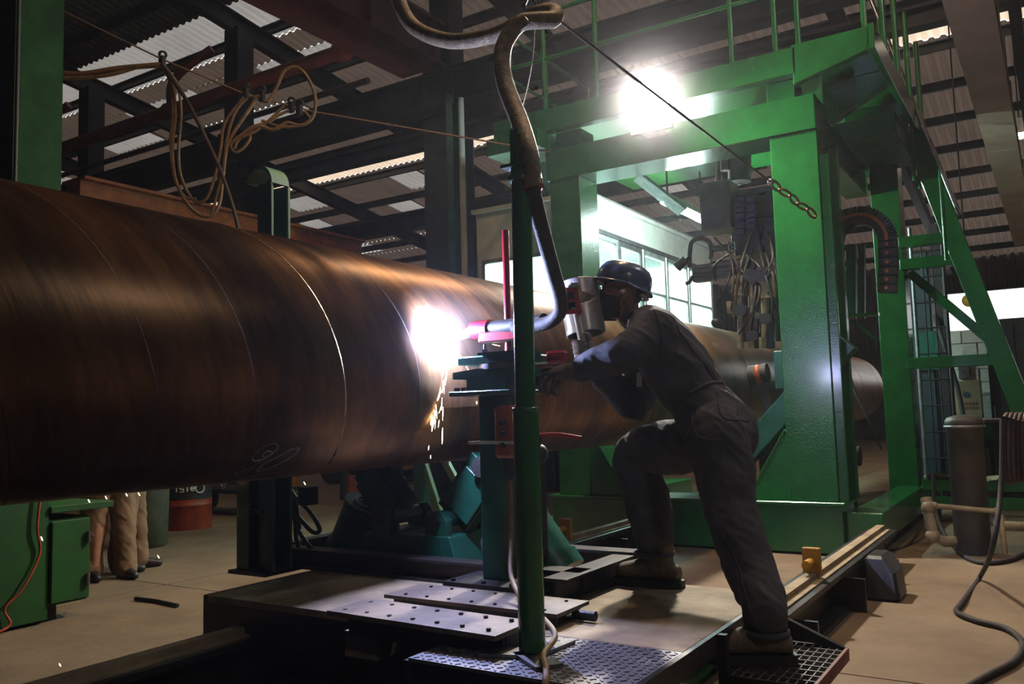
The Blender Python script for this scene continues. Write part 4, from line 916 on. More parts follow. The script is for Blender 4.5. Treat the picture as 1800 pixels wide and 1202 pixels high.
tn = nt.nodes.new('ShaderNodeBsdfTransparent'); tn.inputs[0].default_value = (.86, .98, .96, 1); mx = nt.nodes.new('ShaderNodeMixShader'); mx.inputs[0].default_value = .1
nt.links.new(tn.outputs[0], mx.inputs[1]); nt.links.new(b.outputs[0], mx.inputs[2]); nt.links.new(mx.outputs[0], nt.nodes['Material Output'].inputs['Surface'])
for i, x in enumerate((CX0 + .05, 10.35, 11.15, 12.0, 12.9)):
    x1 = (10.3, 11.1, 11.95, 12.85, CX1 - .05)[i]
    w = cpart(MB().box((x, CY0 + .0, 2.3), (x + .05, CY0 + .05, 3.56)).box((x1 - .05, CY0, 2.3), (x1, CY0 + .05, 3.56)).box((x + .05, CY0, 2.3), (x1 - .05, CY0 + .05, 2.36)).box((x + .05, CY0, 3.50), (x1 - .05, CY0 + .05, 3.56)).box((x + .05, CY0, 2.95), (x1 - .05, CY0 + .04, 2.98)), 'window_frame', M['machine_grey'] if i in (1,) else M['window_alloy'])
    for z0, z1 in ((2.36, 2.95), (2.98, 3.5)): cpart(B((x + .05, CY0 + .02, z0), (x1 - .05, CY0 + .026, z1)), 'pane', M['cabin_glass'], w)
w = cpart(MB().box((CX0, CY0 + .12, 2.2), (CX0 + .05, CY0 + .17, 3.33)).box((CX0, CY1 - .17, 2.2), (CX0 + .05, CY1 - .12, 3.33)).box((CX0, CY0 + .17, 3.28), (CX0 + .05, CY1 - .17, 3.33)).box((CX0, 5.65, 2.2), (CX0 + .05, 5.69, 3.28)), 'window_frame', M['window_alloy'])
for y0, y1 in ((CY0 + .17, 5.65), (5.69, CY1 - .17)): cpart(B((CX0 + .02, y0, 2.2), (CX0 + .026, y1, 3.28)), 'pane', M['cabin_glass'], w)
tube_m = emit('tube_glow', (.80, 1.0, .95), 14)
for i in range(4):
    f_ = cpart(B((9.8 + i * 1.05, 5.5, 3.86), (10.6 + i * 1.05, 5.7, 3.93)), 'ceiling_fitting', WP); cpart(MB().cyl((9.82 + i * 1.05, 5.6, 3.84), (10.58 + i * 1.05, 5.6, 3.84), .03), 'tube', tube_m, f_)
l = bpy.data.lights.new('cabin_light', 'AREA'); l.shape = 'RECTANGLE'; l.size = 4.0; l.size_y = .9; l.energy = 800; l.color = (.78, 1, .95)
o = bpy.data.objects.new('cabin_light', l); COL.objects.link(o); o.parent = cbn; o.location = V((11.6, 5.6, 3.82)) - ORI[cbn.name]
for i, (x, w_) in enumerate(((10.0, .5), (11.2, .6), (12.5, .7))): cpart(B((x, CY1 - .45, CZ0), (x + w_, CY1 - .1, 2.75 + .2 * (i % 2))), 'equipment_cabinet', WP)
# green beam with a fluorescent batten between gantry and cabin
bt = thing('fluorescent_batten', 'bright fluorescent batten on a green arm beside the cabin', 'lamp', (10, 3.7, 3.5))
b0, b1 = at(1165, 345, X=8.9), at(1240, 383, X=10.7)
MB().beam(b0, b1, .14, .06).build('reflector', mat('pale_green', (.30, .5, .40), .4), bt)
MB().cyl(b0 - V((0, 0, .06)), b1 - V((0, 0, .06)), .035).build('tube', emit('batten_glow', (.75, 1.0, .92), 16), bt)
for t in (.2, .8):
    l = bpy.data.lights.new('batten_light', 'POINT'); l.energy = 200; l.color = (.75, 1, .92); l.shadow_soft_size = .05
    o = bpy.data.objects.new('batten_light', l); COL.objects.link(o); o.parent = bt; o.location = b0.lerp(b1, t) - V((0, 0, .16)) - ORI[bt.name]
for t in (.1, .9): p = b0.lerp(b1, t); MB().cyl(p, (p.x, p.y, 4.35), .012, n=6).build('hanger', M['dark_steel'], bt)
MB().beam(at(1120, 310, X=8.6), at(1200, 372, X=8.9), .3, .03).build('shade_plate', M['galvanised'], bt)

# ================================================================== welding head machine inside the gantry
wh = thing('welding_carriage', 'dark welding head carriage hanging over the pipe inside the gantry', 'machine', (8.6, 2.75, 2.2))
MG, MY = M['machine_grey'], M['machine_yellow']
def q(px, py, X): return at(px, py, X=X)
def pbox(x0, y0, x1, y1, X, dx, m, name, bev=.006):
    """box whose near face (in the plane X) covers the pixel rectangle"""
    a, c = q((x0 + x1) / 2, y0, X), q((x0 + x1) / 2, y1, X); l_, r_ = q(x0, (y0 + y1) / 2, X), q(x1, (y0 + y1) / 2, X)
    return B((X, r_.y, c.z), (X + dx, l_.y, a.z)).build(name, m, wh, bevel=bev)
pbox(1230, 318, 1283, 402, 8.3, .35, mat('machine_box', (.10, .095, .09), .5), 'gearbox')
pbox(1283, 330, 1365, 420, 8.6, .6, MG, 'carriage_body'); pbox(1290, 385, 1365, 445, 8.45, .4, MG, 'motor_housing')
mat('chain_blue', (.035, .03, .10), .45)
for i in range(7):
    for j in range(2):
        x0 = 1292 + j * 19; y0 = 346 + i * 9.5; pbox(x0, y0, x0 + 16, y0 + 8, 8.27, .08, M['chain_blue'], 'cable_chain_link', .003)
pbox(1216, 460, 1318, 490, 8.0, .12, mat('extrusion', (.17, .16, .15), .4, .6), 'slide_rail'); pbox(1316, 455, 1375, 500, 8.05, .15, M['extrusion'], 'slide_rail')
for y in (467, 475, 483): pbox(1218, y - 1, 1316, y + 1, 7.985, .02, MG, 'rail_groove', 0)
pbox(1286, 484, 1312, 520, 7.95, .08, MY, 'clamp_plate'); pbox(1333, 478, 1362, 524, 7.95, .08, MY, 'clamp_plate')
for (x, y) in ((1296, 492), (1306, 512), (1340, 488), (1352, 515)): MB().cyl(q(x, y, 7.94), q(x, y, 7.95), .018, n=10).build('bolt', MG, wh)
for (x, y0, y1, r, mm) in ((1302, 520, 620, .03, MY), (1322, 500, 635, .035, MY), (1345, 520, 640, .035, MY), (1362, 495, 600, .03, M['bare_steel']), (1330, 560, 640, .022, MG), (1313, 540, 600, .03, MG), (1355, 560, 640, .04, M['dark_teal_steel'])):
    MB().cyl(q(x, y0, 8.0), q(x, min(y1, 612), 8.05), r, n=12).build('feed_tube', mm, wh)
for (x, y, r) in ((1318, 483, .06), (1338, 482, .075), (1300, 545, .06), (1345, 560, .055), (1322, 590, .05)): MB().cyl(q(x, y, 7.9), q(x, y, 7.96), r, n=20).build('wheel', MG, wh)
rnd = random.Random(3)
for i in range(16):
    x0 = rnd.uniform(1255, 1365); x1 = x0 + rnd.uniform(-45, 45); y0 = rnd.uniform(400, 470); y1 = rnd.uniform(490, 590)
    MB().tube(spline([q(x0, y0, 8.1), q((x0 + x1) / 2 + rnd.uniform(-25, 25), (y0 + y1) / 2, 7.9), q(max(1258, x1), y1, 8.0)], 6), rnd.uniform(.008, .014), 6).build('wire', M['rubber'] if i % 3 else M['cable_brown'], wh)
for i in range(14):
    x = rnd.uniform(1275, 1362); y = rnd.uniform(525, 600); w_ = rnd.uniform(6, 13); h_ = rnd.uniform(6, 22); pbox(x, y, x + w_, min(618, y + h_), rnd.uniform(7.95, 8.1), rnd.uniform(.04, .1), (MG, MY, M['extrusion'], M['dark_teal_steel'])[i % 4], 'bracket', .003)
# guard loop and camera arm at its left end
MB().tube(spline([q(1212, 470, 8.0), q(1213, 440, 8.0), q(1217, 424, 8.0), q(1232, 419, 8.0), q(1246, 424, 8.0), q(1250, 440, 8.0), q(1249, 455, 8.0)], 6), .022, 10).build('guard_loop', M['rubber'], wh)
MB().tube([q(1214, 452, 8.0), q(1203, 458, 7.98), q(1194, 466, 7.96)], .02, 8).build('camera_arm', M['rubber'], wh)
MB().cyl(q(1205, 456, 7.95), q(1190, 470, 7.95), .042, .05, n=14).build('camera', M['rubber'], wh)
MB().tube([q(1218, 485, 8.0), q(1212, 496, 8.0), q(1206, 498, 8.0)], .02, 8).build('hand_screw', M['rubber'], wh)
MB().cyl(q(1257, 500, 8.05), q(1259, 565, 8.05), .028).ball(q(1259, 567, 8.05), .05, 12, 8).build('plumb_rod', MG, wh)
MB().cyl(q(1300, 320, 8.8), q(1300, 240, 8.8), .12).build('mast', MG, wh); MB().cyl(q(1275, 300, 8.7), q(1275, 250, 8.7), .05).build('mast_rod', M['cable_brown'], wh)
for i in range(4): MB().cyl(q(1262 + i * 12, 325, 8.9), q(1266 + i * 12, 265, 8.9), .03).build('mast_rod', M['cable_brown'], wh)
# curved cable carrier right of the near post
cc = thing('cable_carrier', 'black arched cable carrier with orange pins hanging behind the near gantry post', 'cable carrier', (9.4, 1.8, 2.0))
pts = [at(1467, 520, X=8.7)] + [at(1514 - 47 * math.cos(math.pi * k / 10), 425 - 46 * math.sin(math.pi * k / 10), X=8.7) for k in range(11)] + [at(1562, 470, X=8.7), at(1560, 515, X=8.7)]
sp_ = spline(pts, 3)
for i in range(0, len(sp_) - 1):
    a_, b_ = sp_[i], sp_[i + 1]; k_ = MB().beam(a_.lerp(b_, .06), a_.lerp(b_, .94), .16, .15, up=(1, 0, 0)).build('carrier_link', M['rubber'], cc)
    c_ = (a_ + b_) / 2; MB().cyl(c_ + V((-.09, 0, 0)), c_ + V((-.075, 0, 0)), .018, n=8).build('pin', M['orange_paint'], k_)
MB().beam(at(1497, 430, X=8.9), at(1497, 560, X=8.9), .09, .09).beam(at(1515, 430, X=8.9), at(1515, 560, X=8.9), .06, .06).build('carrier_mast', M['teal_paint'], cc)
MB().beam(at(1478, 556, X=8.8), at(1545, 552, X=8.8), .1, .03).build('carrier_shelf', M['green'], cc)
MB().beam(at(1500, 565, X=8.8), at(1545, 600, X=8.8), .03, .03).build('carrier_lever', M['green'], cc)
MB().tube(spline([at(1484, 600, X=8.9), at(1500, 680, X=8.7), at(1530, 745, X=8.5), at(1550, 790, X=8.5)], 6), .012, 6).build('trailing_cable', M['rubber'], cc)
# rust brown clutter under the pipe, behind the welder
rl = thing('roller_bracket', 'small roller with its glint painted as an orange ring beside the pipe behind the near gantry post', 'roller', at(1325, 660, X=8.0))
MB().cyl(at(1318, 660, X=7.95), at(1350, 655, X=7.95), .09, n=20).build('roller', M['rubber'], rl); MB().ring(at(1330, 659, X=7.95), at(1340, 657, X=7.95), .094, .08).build('band', M['orange_paint'], rl)  # orange ring colours in the glint on the dark roller
MB().beam((7.95, 2.05, .45), at(1335, 665, X=7.95), .06, .08, up=(1, 0, 0)).build('arm', M['dark_steel'], rl)

# ================================================================== right-hand side
tk = thing('air_receiver', 'slim upright grey steel tank standing on the floor at the right', 'tank', (8.15, .70, 0))
MB().lathe([(.135, 0), (.138, .02), (.138, 1.04), (.15, 1.045), (.15, 1.10), (.13, 1.13), (.07, 1.15), (.001, 1.155)], (8.15, .70, 0), n=32).build('shell', M['tank_steel'], tk)
MB().ring((8.15, .7, 1.045), (8.15, .7, 1.065), .158, .14, 32).build('clamp_ring', M['galvanised'], tk); MB().cyl((8.0, .68, .88), (8.03, .68, .88), .02, n=8).build('nameplate_stud', M['dark_steel'], tk)
pv = thing('pvc_pipework', 'cream plastic water pipes with elbows around the grey tank', 'pipework', (8.0, .75, 0))
for pts, r in (([(8.0, .98, .42), (8.0, .95, .40), (8.0, .50, .37), (7.95, .47, .34), (7.95, .46, .04)], .022), ([(8.05, 1.02, .46), (8.02, 1.0, .35), (8.0, .98, .15), (8.05, .9, .1), (8.1, .82, .1)], .045), ([(8.3, .55, .22), (8.3, .2, .22), (8.3, -.3, .22)], .04)):
    MB().tube(pts, r, 12).build('pipe_run', M['pvc_cream'], pv)
for p, r in (((8.0, .95, .40), .033), ((8.0, .50, .37), .032), ((8.02, 1.0, .38), .06), ((8.0, .98, .15), .06)): MB().ball(p, r, 12, 8).build('elbow', M['pvc_cream'], pv)
# hoses on the right
hs = spline([at(1762, 735, X=6.2), at(1760, 850, X=6.15), at(1745, 960, X=6.0), at(1722, 1015, Z=.02), at(1690, 1060, Z=.02), at(1682, 1075, Z=.02), at(1715, 1090, Z=.02), at(1770, 1105, Z=.02), at(1797, 1130, Z=.02), at(1785, 1160, Z=.02), at(1740, 1185, Z=.02), at(1690, 1215, Z=.02), at(1600, 1290, Z=.02)], 8)
o = MB().tube(hs, .016, 10).build('floor_hose', M['hose_black']); tag(o, 'dark hose dropping from the coil and snaking over the floor at the right', 'hose')
hs = spline([at(1640, 830, X=9.3), at(1645, 900, X=9.2), at(1668, 950, Z=.03), at(1710, 985, Z=.02), at(1770, 985, Z=.02), at(1830, 960, Z=.02)], 8)
o = MB().tube(hs, .018, 10).build('floor_hose', M['hose_black']); tag(o, 'black hose curving on the floor round the foot of the grey tank', 'hose')
hs = spline([at(1628, 905, X=9.2), at(1600, 955, Z=.015), at(1560, 968, Z=.015)], 8); o = MB().tube(hs, .012, 8).build('floor_hose', M['hose_black']); tag(o, 'thin black hose end on the floor beneath the green side beam', 'hose')
ch_ = thing('hose_coil', 'hanging coil of brown hose loops at the right edge', 'hose', at(1785, 735, X=6.3))
for i in range(6):
    x = 1766 + i * 8; MB().tube(spline([at(x, 735 + 2 * i, X=6.3), at(x + 6, 728, X=6.34), at(x + 12, 740, X=6.4), at(x + 12, 800, X=6.4), at(x + 8, 846 - 3 * i, X=6.38), at(x + 2, 840, X=6.32), at(x, 790, X=6.3), at(x, 735 + 2 * i, X=6.3)], 6), .016, 8, cap=False).build('hose_loop', M['cable_brown'], ch_)
p_ = at(1800, 738, X=6.36); MB().cyl(p_ + V((0, .22, 0)), p_ - V((0, .5, 0)), .015).beam(p_ - V((0, .3, 0)), V((p_.x, p_.y - .3, 0)), .06, .06).box((p_.x - .15, p_.y - .45, 0), (p_.x + .15, p_.y - .15, .02)).build('coil_stand', M['dark_steel'], ch_)
# low green beams with a rag
lb = thing('green_guard_beams', 'pair of low green beams behind the grey tank', 'barrier', (10.2, .6, 0))
for z in (.40, .22): MB().beam((10.1, 1.3, z), (10.1, -1.2, z), .1, .12).build('beam', M['green'], lb, bevel=.005)
for y in (1.2, -.6): MB().box((10.16, y - .05, 0), (10.26, y + .05, .47)).build('post', M['green'], lb)
rg = MB(); vs = []
for i in range(15):
    for j in range(5): vs.append((10.02 + j * .06, 1.28 - i * .085, .475 + .02 * math.sin(i * 1.3 + j) + (.05 * math.sin(i * .8) if j == 0 else 0) + (.10 if i > 8 and j < 2 else 0)))
rg.add(vs, [(i * 5 + j, i * 5 + j + 1, i * 5 + j + 6, i * 5 + j + 5) for i in range(14) for j in range(4)], True); o = rg.build('dust_sheet', mat('old_cloth', (.33, .28, .17), .9, 0, (.22, .18, .11), 8), bevel=0); tag(o, 'crumpled yellowish sheet draped over the low green beams', 'sheet')
# ladder
ld = thing('caged_ladder', 'dark wire-caged ladder behind the tie bars of the gantry leg', 'ladder', (11.3, 1.35, 0))
for px in (1612, 1668): a_ = at(px, 600, X=11.3); MB().cyl((11.3, a_.y, 0.0), (11.3, a_.y, 3.4), .022, n=8).build('stile', M['galvanised'] if px == 1612 else M['dark_steel'], ld)
for i in range(10): MB().cyl((11.3, at(1612, 600, X=11.3).y, .3 + i * .31), (11.3, at(1668, 600, X=11.3).y, .3 + i * .31), .012, n=6).build('rung', M['dark_steel'], ld)
for px in (1630, 1648): a_ = at(px, 600, X=11.6); MB().cyl((11.6, a_.y, .0), (11.6, a_.y, 3.2), .01, n=6).build('cage_wire', M['dark_steel'], ld)
# dark machinery between ladder and wall
mc = thing('press_frame', 'dark upright machine column beyond the ladder', 'machine', (12.6, 1.4, 0))
MB().box((12.4, 1.35, 0), (12.9, 1.95, 3.3)).build('body', M['dark_teal_steel'], mc, bevel=.02); MB().box((12.3, 1.2, 0), (12.5, 1.3, 3.6)).build('mast', M['dark_steel'], mc); MB().box((12.35, 1.25, 1.7), (12.5, 1.75, 2.2)).build('panel', M['teal_paint'], mc)
MB().tube(spline([(12.3, 1.3, 2.4), (12.1, 1.2, 2.0), (12.2, 1.1, 1.5), (12.2, 1.05, 1.1)], 5), .03, 8).build('hose', M['rubber'], mc)
wb = thing('dark_locker', 'dark tall locker standing against the white block wall', 'locker', (13.2, .55, 0))
MB().box((13.0, .1, 0), (13.5, .78, 2.35)).build('body', M['dark_steel'], wb, bevel=.01)
for y in (.12, .46): 
    d_ = MB().box((12.97, y, .08), (13.0, y + .32, 2.25)).build('door', M['dark_steel'], wb); MB().box((12.945, y + .27, 1.0), (12.97, y + .29, 1.2)).build('handle', M['bare_steel'], d_)
# white block wall with a cupboard and carton
bw = struct(B((14.55, .2, 0), (14.65, 1.85, 2.35)), 'partition_wall', M['white_panel'])
blk = None
for r in range(12):
    y = .2 - (.2 if r % 2 else 0)
    while y < 1.85:
        y0, y1 = max(.2, y), min(1.85, y + .39)
        if y1 - y0 > .05: B((14.5, y0 + .006, r * .195 + .006), (14.58, y1 - .006, r * .195 + .19)).build('block', M['block_white'], bw)
        y += .40
wbx = thing('steel_workbench', 'green steel workbench with clutter below the carton', 'workbench', (13.9, 1.15, 0))
MB().box((13.7, .8, .98), (14.3, 1.6, 1.03)).build('top', M['white_panel'], wbx)
MB().box((13.75, .82, .60), (14.28, 1.58, .98)).build('cupboard', M['green_dark'], wbx, bevel=.01)
for y in (.84, 1.54): MB().box((13.75, y, 0), (13.8, y + .05, .6)).build('leg', M['dark_steel'], wbx)
cx_ = thing('carton', 'brown cardboard carton with printed lettering on the green bench', 'box', (14.1, 1.15, 1.03))
cb_ = at(1680, 712, X=13.9); ct_ = at(1722, 668, X=13.9)
MB().box((13.9, ct_.y, 1.03), (14.2, cb_.y, ct_.z)).build('body', M['cardboard'], cx_, bevel=.004)
yc, zc = (cb_.y + ct_.y) / 2, (1.03 + ct_.z) / 2
mat('print_red', (.25, .09, .06), .8); mat('print_blue', (.06, .10, .18), .8)
for i in range(2):
    for k in range(6): B((13.896, yc - .12 + k * .042, zc - .08 - .06 * i), (13.901, yc - .12 + k * .042 + .028, zc - .045 - .06 * i)).build('lettering', M['print_red'], cx_)
MB().cyl((13.894, yc + .02, zc + .07), (13.9, yc + .02, zc + .07), .045, n=20).build('printed_emblem', M['print_blue'], cx_)
gb = thing('grey_switch_box', 'small grey switch box on the white block wall above the carton', 'switch box', (14.45, 1.2, 1.75))
a_, c_ = at(1683, 642, X=14.3), at(1704, 665, X=14.3); MB().box((14.38, c_.y, c_.z), (14.5, a_.y, a_.z + .1)).build('case', M['machine_grey'], gb, bevel=.006); MB().cyl((14.36, (a_.y + c_.y) / 2, c_.z + .1), (14.38, (a_.y + c_.y) / 2, c_.z + .1), .025, n=10).build('knob', M['rubber'], gb)
# rail pedestal on the floor below the gantry foot
pd = thing('track_pedestal', 'blackened steel pedestal under the gantry foot at the track end', 'pedestal', (6.1, 1.28, 0))
MB().prism([(5.95, 1.16, 0), (5.95, .94, 0), (6.0, .97, .18), (6.05, 1.04, .27), (6.05, 1.16, .27)], (.3, 0, 0)).build('body', M['black_steel'], pd, bevel=.02)
# window band hoist gear seen against the daylight
hg = thing('hoist_block', 'small yellow hoist block hanging in front of the bright window', 'hoist', at(1705, 530, X=15))
MB().ball(at(1703, 528, X=15), .10, 12, 8).build('body', M['yellow_paint'], hg); MB().cyl(at(1703, 520, X=15), (at(1703, 520, X=15).x, at(1703, 520, X=15).y, roof_z(15) - .1), .012, n=6).build('cable', M['dark_steel'], hg); MB().ring(at(1717, 545, X=15), at(1719, 545, X=15.05), .05, .03).build('hook', M['white_panel'], hg)

# dark drive unit on the floor behind the near gantry post
du = thing('drive_unit', 'dark oily drive unit with motor on the floor behind the near gantry post', 'machine', (9.2, 2.2, 0))
MB().box((8.7, 1.75, 0), (9.9, 2.7, .12)).build('base', K, du)
MB().box((8.9, 1.85, .12), (9.5, 2.5, .62)).build('gearbox', M['dark_steel'], du, bevel=.02)
MB().cyl((9.2, 1.8, .75), (9.2, 2.35, .75), .14, n=24).build('motor', M['dark_teal_steel'], du)
for i in range(5): MB().ring((9.2, 1.9 + i * .08, .75), (9.2, 1.92 + i * .08, .75), .155, .13).build('cooling_fin', M['dark_steel'], du)
MB().cyl((9.2, 1.74, .75), (9.2, 1.8, .75), .10, n=20).build('fan_cover', M['rubber'], du)
MB().box((8.8, 2.5, .12), (9.7, 2.65, .9)).build('guard', M['dark_steel'], du)
MB().box((8.75, 1.78, .12), (8.9, 2.1, .4)).build('junction_box', M['machine_grey'], du, bevel=.01)
# ================================================================== left-hand side and background
cl = thing('green_column', 'dark green steel column rising behind the pipe at the left edge', 'column', (3.35, 6.35, 0))
MB().ibeam((3.35, 6.45, 0), (3.35, 6.45, 6.2), .36, .34, .03, up=(0, 1, 0)).build('column_section', mat('column_green', (.008, .045, .014), .8, 0, (.005, .026, .009), 3), cl); M['column_green'].node_tree.nodes['Principled BSDF'].inputs['Specular IOR Level'].default_value = .12
MB().box((3.15, 6.24, 0), (3.17, 6.3, 6.2)).build('edge_strip', M['column_green'], cl)
MB().tube([(3.15, 6.20, .2), (3.15, 6.20, 6.0)], .014, 8).build('conduit', M['rubber'], cl)
cab = thing('green_cabinet', 'bright green sheet steel cabinet with door hinges standing on the floor at the left', 'cabinet', (3.5, 6.0, 0))
cg = mat('cabinet_green', (.006, .08, .0065), .6, 0, (.004, .055, .005), 4)
MB().box((2.80, 5.62, .02), (3.12, 6.15, 1.25)).build('column_case', cg, cab, bevel=.006)
MB().box((3.12, 5.64, .10), (3.40, 6.2, .66)).build('body', cg, cab, bevel=.006)
dr = MB().box((3.13, 5.60, .12), (3.39, 5.635, .645)).build('door', cg, cab, bevel=.004)
for z in (.24, .52): MB().cyl((3.37, 5.585, z - .04), (3.37, 5.585, z + .04), .012, n=8).build('hinge', M['bare_steel'], dr)
MB().box((3.12, 5.60, .70), (3.56, 6.2, .745)).build('shelf', cg, cab, bevel=.004)
for x, y in ((3.15, 5.68), (3.33, 6.05)): MB().box((x, y, 0), (x + .06, y + .08, .10)).build('leg', M['dark_steel'], cab)
o = MB().tube(spline([(3.09, 5.60, 1.05), (3.05, 5.595, .85), (3.03, 5.595, .62), (3.05, 5.60, .45), (2.94, 5.59, .25), (2.84, 5.6, .15), (2.87, 5.59, .05), (2.76, 5.6, .015), (2.5, 5.75, .012)], 6), .008, 8).build('extension_cable', mat('cord_orange', (.45, .07, .02), .6)); tag(o, 'orange cord running down the green cabinet to the floor', 'cord')
# channel post standing on the trolley behind the pipe, hooked top
hk_ = thing('hooked_post', 'light green channel post with curled top behind the pipe', 'post', (3.33, 3.80, .42))
gp = mat('post_green', (.10, .22, .10), .45, 0, (.06, .15, .075), 5)
MB().box((3.22, 3.68, .42), (3.50, 3.98, .44)).build('foot', K, hk_)
MB().channel((3.30, 3.90, .44), (3.30, 3.90, 1.5), .10, .09, .01, up=(1, 0, 0)).build('stub_channel', M['green'], hk_)
MB().channel((3.36, 3.76, .44), (3.36, 3.76, 2.62), .115, .13, .012, up=(1, 0, 0)).build('channel', M['teal_paint'], hk_)
cur = [(3.36, 3.76 - .055, 2.62)] + [(3.36, 3.80 + -.095 * math.cos(math.pi * k / 10 * .9), 2.62 + .10 * math.sin(math.pi * k / 10 * .9)) for k in range(11)]
for i in range(len(cur) - 1): pass
mbc = MB(); vs = []
for k in range(13):
    a_ = math.pi * k / 12 * .92
    for (r, x) in ((.115, 3.30), (.115, 3.43), (.095, 3.43), (.095, 3.30)): vs.append((x, 3.817 - r * math.cos(a_), 2.62 + r * math.sin(a_)))
mbc.add(vs, [(i * 4 + k, i * 4 + (k + 1) % 4, i * 4 + 4 + (k + 1) % 4, i * 4 + 4 + k) for i in range(12) for k in range(4)]).add(vs[:4], [(0, 1, 2, 3)]).add(vs[-4:], [(3, 2, 1, 0)]); mbc.build('curled_top', gp, hk_)
MB().box((3.295, 3.70, .44), (3.31, 3.715, 2.6)).box((3.42, 3.70, .44), (3.435, 3.71, 2.62)).build('front_lip', gp, hk_)
for z in (.75, 1.0): MB().box((3.28, 3.78, z), (3.32, 3.9, z + .02)).build('batten', M['teal_paint'], hk_)
hh = thing('hanging_hose_loops', 'bundle of brown hose loops hanging on the trolley post below the pipe', 'hose', (3.5, 3.7, .5))
for pts in ([(497, 855), (485, 880), (480, 920), (486, 960), (498, 985)], [(498, 850), (520, 875), (545, 900), (562, 930), (550, 935), (530, 915), (515, 895)], [(505, 858), (512, 890), (524, 930), (540, 955), (560, 975)], [(508, 860), (518, 900), (520, 940), (530, 980)], [(504, 865), (510, 910), (508, 950), (512, 985)], [(500, 852), (516, 870), (524, 910), (526, 930)]):
    MB().tube(spline([at(a_, b_, X=3.55) for a_, b_ in pts], 6), .013, 8).build('hose_loop', M['cable_brown'], hh)
MB().box((3.48, 3.62, .78), (3.56, 3.70, .88)).build('hook_bracket', M['dark_steel'], hh)
# stay rope with cable hangers
rp_ = [(7.57, 4.30, 3.98), at(760, 232, X=6.9), at(550, 196, X=6.2), at(430, 165, X=5.7), at(285, 104, X=5.0), at(70, 0, X=4.2), at(-150, -110, X=3.5)]
o = MB().tube(rp_, .009, 8).build('stay_rope', mat('rope_tan', (.33, .22, .13), .7, 0, (.2, .13, .08), 40)); tag(o, 'long stay rope from the gantry corner across to the upper left', 'rope')
fc = thing('festoon_cables', 'tangled tan cables looped from hangers on the stay rope', 'cable', at(285, 110, X=5.0))
TANC = M['cable_tan']
for pts, r in (([(-60, 85), (0, 102), (60, 128), (120, 137), (190, 132), (250, 116), (285, 112)], .02), ([(-60, 95), (0, 104), (70, 124), (140, 130), (210, 120), (283, 114)], .028),
    ([(285, 112), (302, 145), (308, 200), (303, 260), (310, 320), (335, 365), (365, 381), (385, 360), (392, 310), (402, 250), (440, 190), (452, 168)], .017), ([(288, 114), (312, 150), (318, 200), (314, 260), (318, 310), (340, 352), (362, 350), (378, 310), (388, 260), (396, 215), (430, 170)], .015),
    ([(286, 114), (300, 150), (304, 210), (300, 250), (306, 310), (324, 345), (345, 350)], .015), ([(452, 168), (470, 178), (488, 150), (500, 125), (520, 118), (540, 135), (554, 170), (550, 205), (530, 220), (505, 215)], .017),
    ([(440, 165), (415, 195), (400, 240), (392, 300), (372, 378)], .015), ([(505, 215), (480, 228), (455, 222), (430, 235), (415, 250)], .02), ([(520, 190), (495, 200), (470, 215), (440, 225), (410, 250)], .017), ([(500, 185), (480, 205), (450, 230), (420, 245), (412, 262)], .015),
    ([(535, 195), (545, 212), (520, 222), (490, 222), (460, 212)], .015), ([(418, 240), (406, 255), (414, 268), (430, 258), (440, 240), (425, 236)], .014)):
    MB().tube(spline([at(a_, b_, X=5.0 + (a_ - 285) * .0035) for a_, b_ in pts], 6), r, 8).build('cable', TANC, fc)
MB().tube(spline([at(288, 118, X=5.0), at(330, 180, X=5.1), at(370, 260, X=5.2), at(395, 320, X=5.2), at(418, 398, X=5.2), at(425, 470, X=5.2)], 6), .02, 8).build('hanging_cable', M['cable_brown'], fc)
for (x, y) in ((285, 104), (432, 160), (460, 165), (512, 185), (526, 190)):
    h_ = MB().ring(at(x, y - 8, X=5.0 + (x - 285) * .0035), at(x + 2, y - 8, X=5.03 + (x - 285) * .0035), .04, .022, 14).build('trolley_wheel', M['rubber'], fc); MB().obox(at(x, y + 4, X=5.0 + (x - 285) * .0035), (.02, .03, .05), ((1, 0, 0), (0, 1, 0), (0, 0, 1))).build('clamp', M['rubber'], h_)
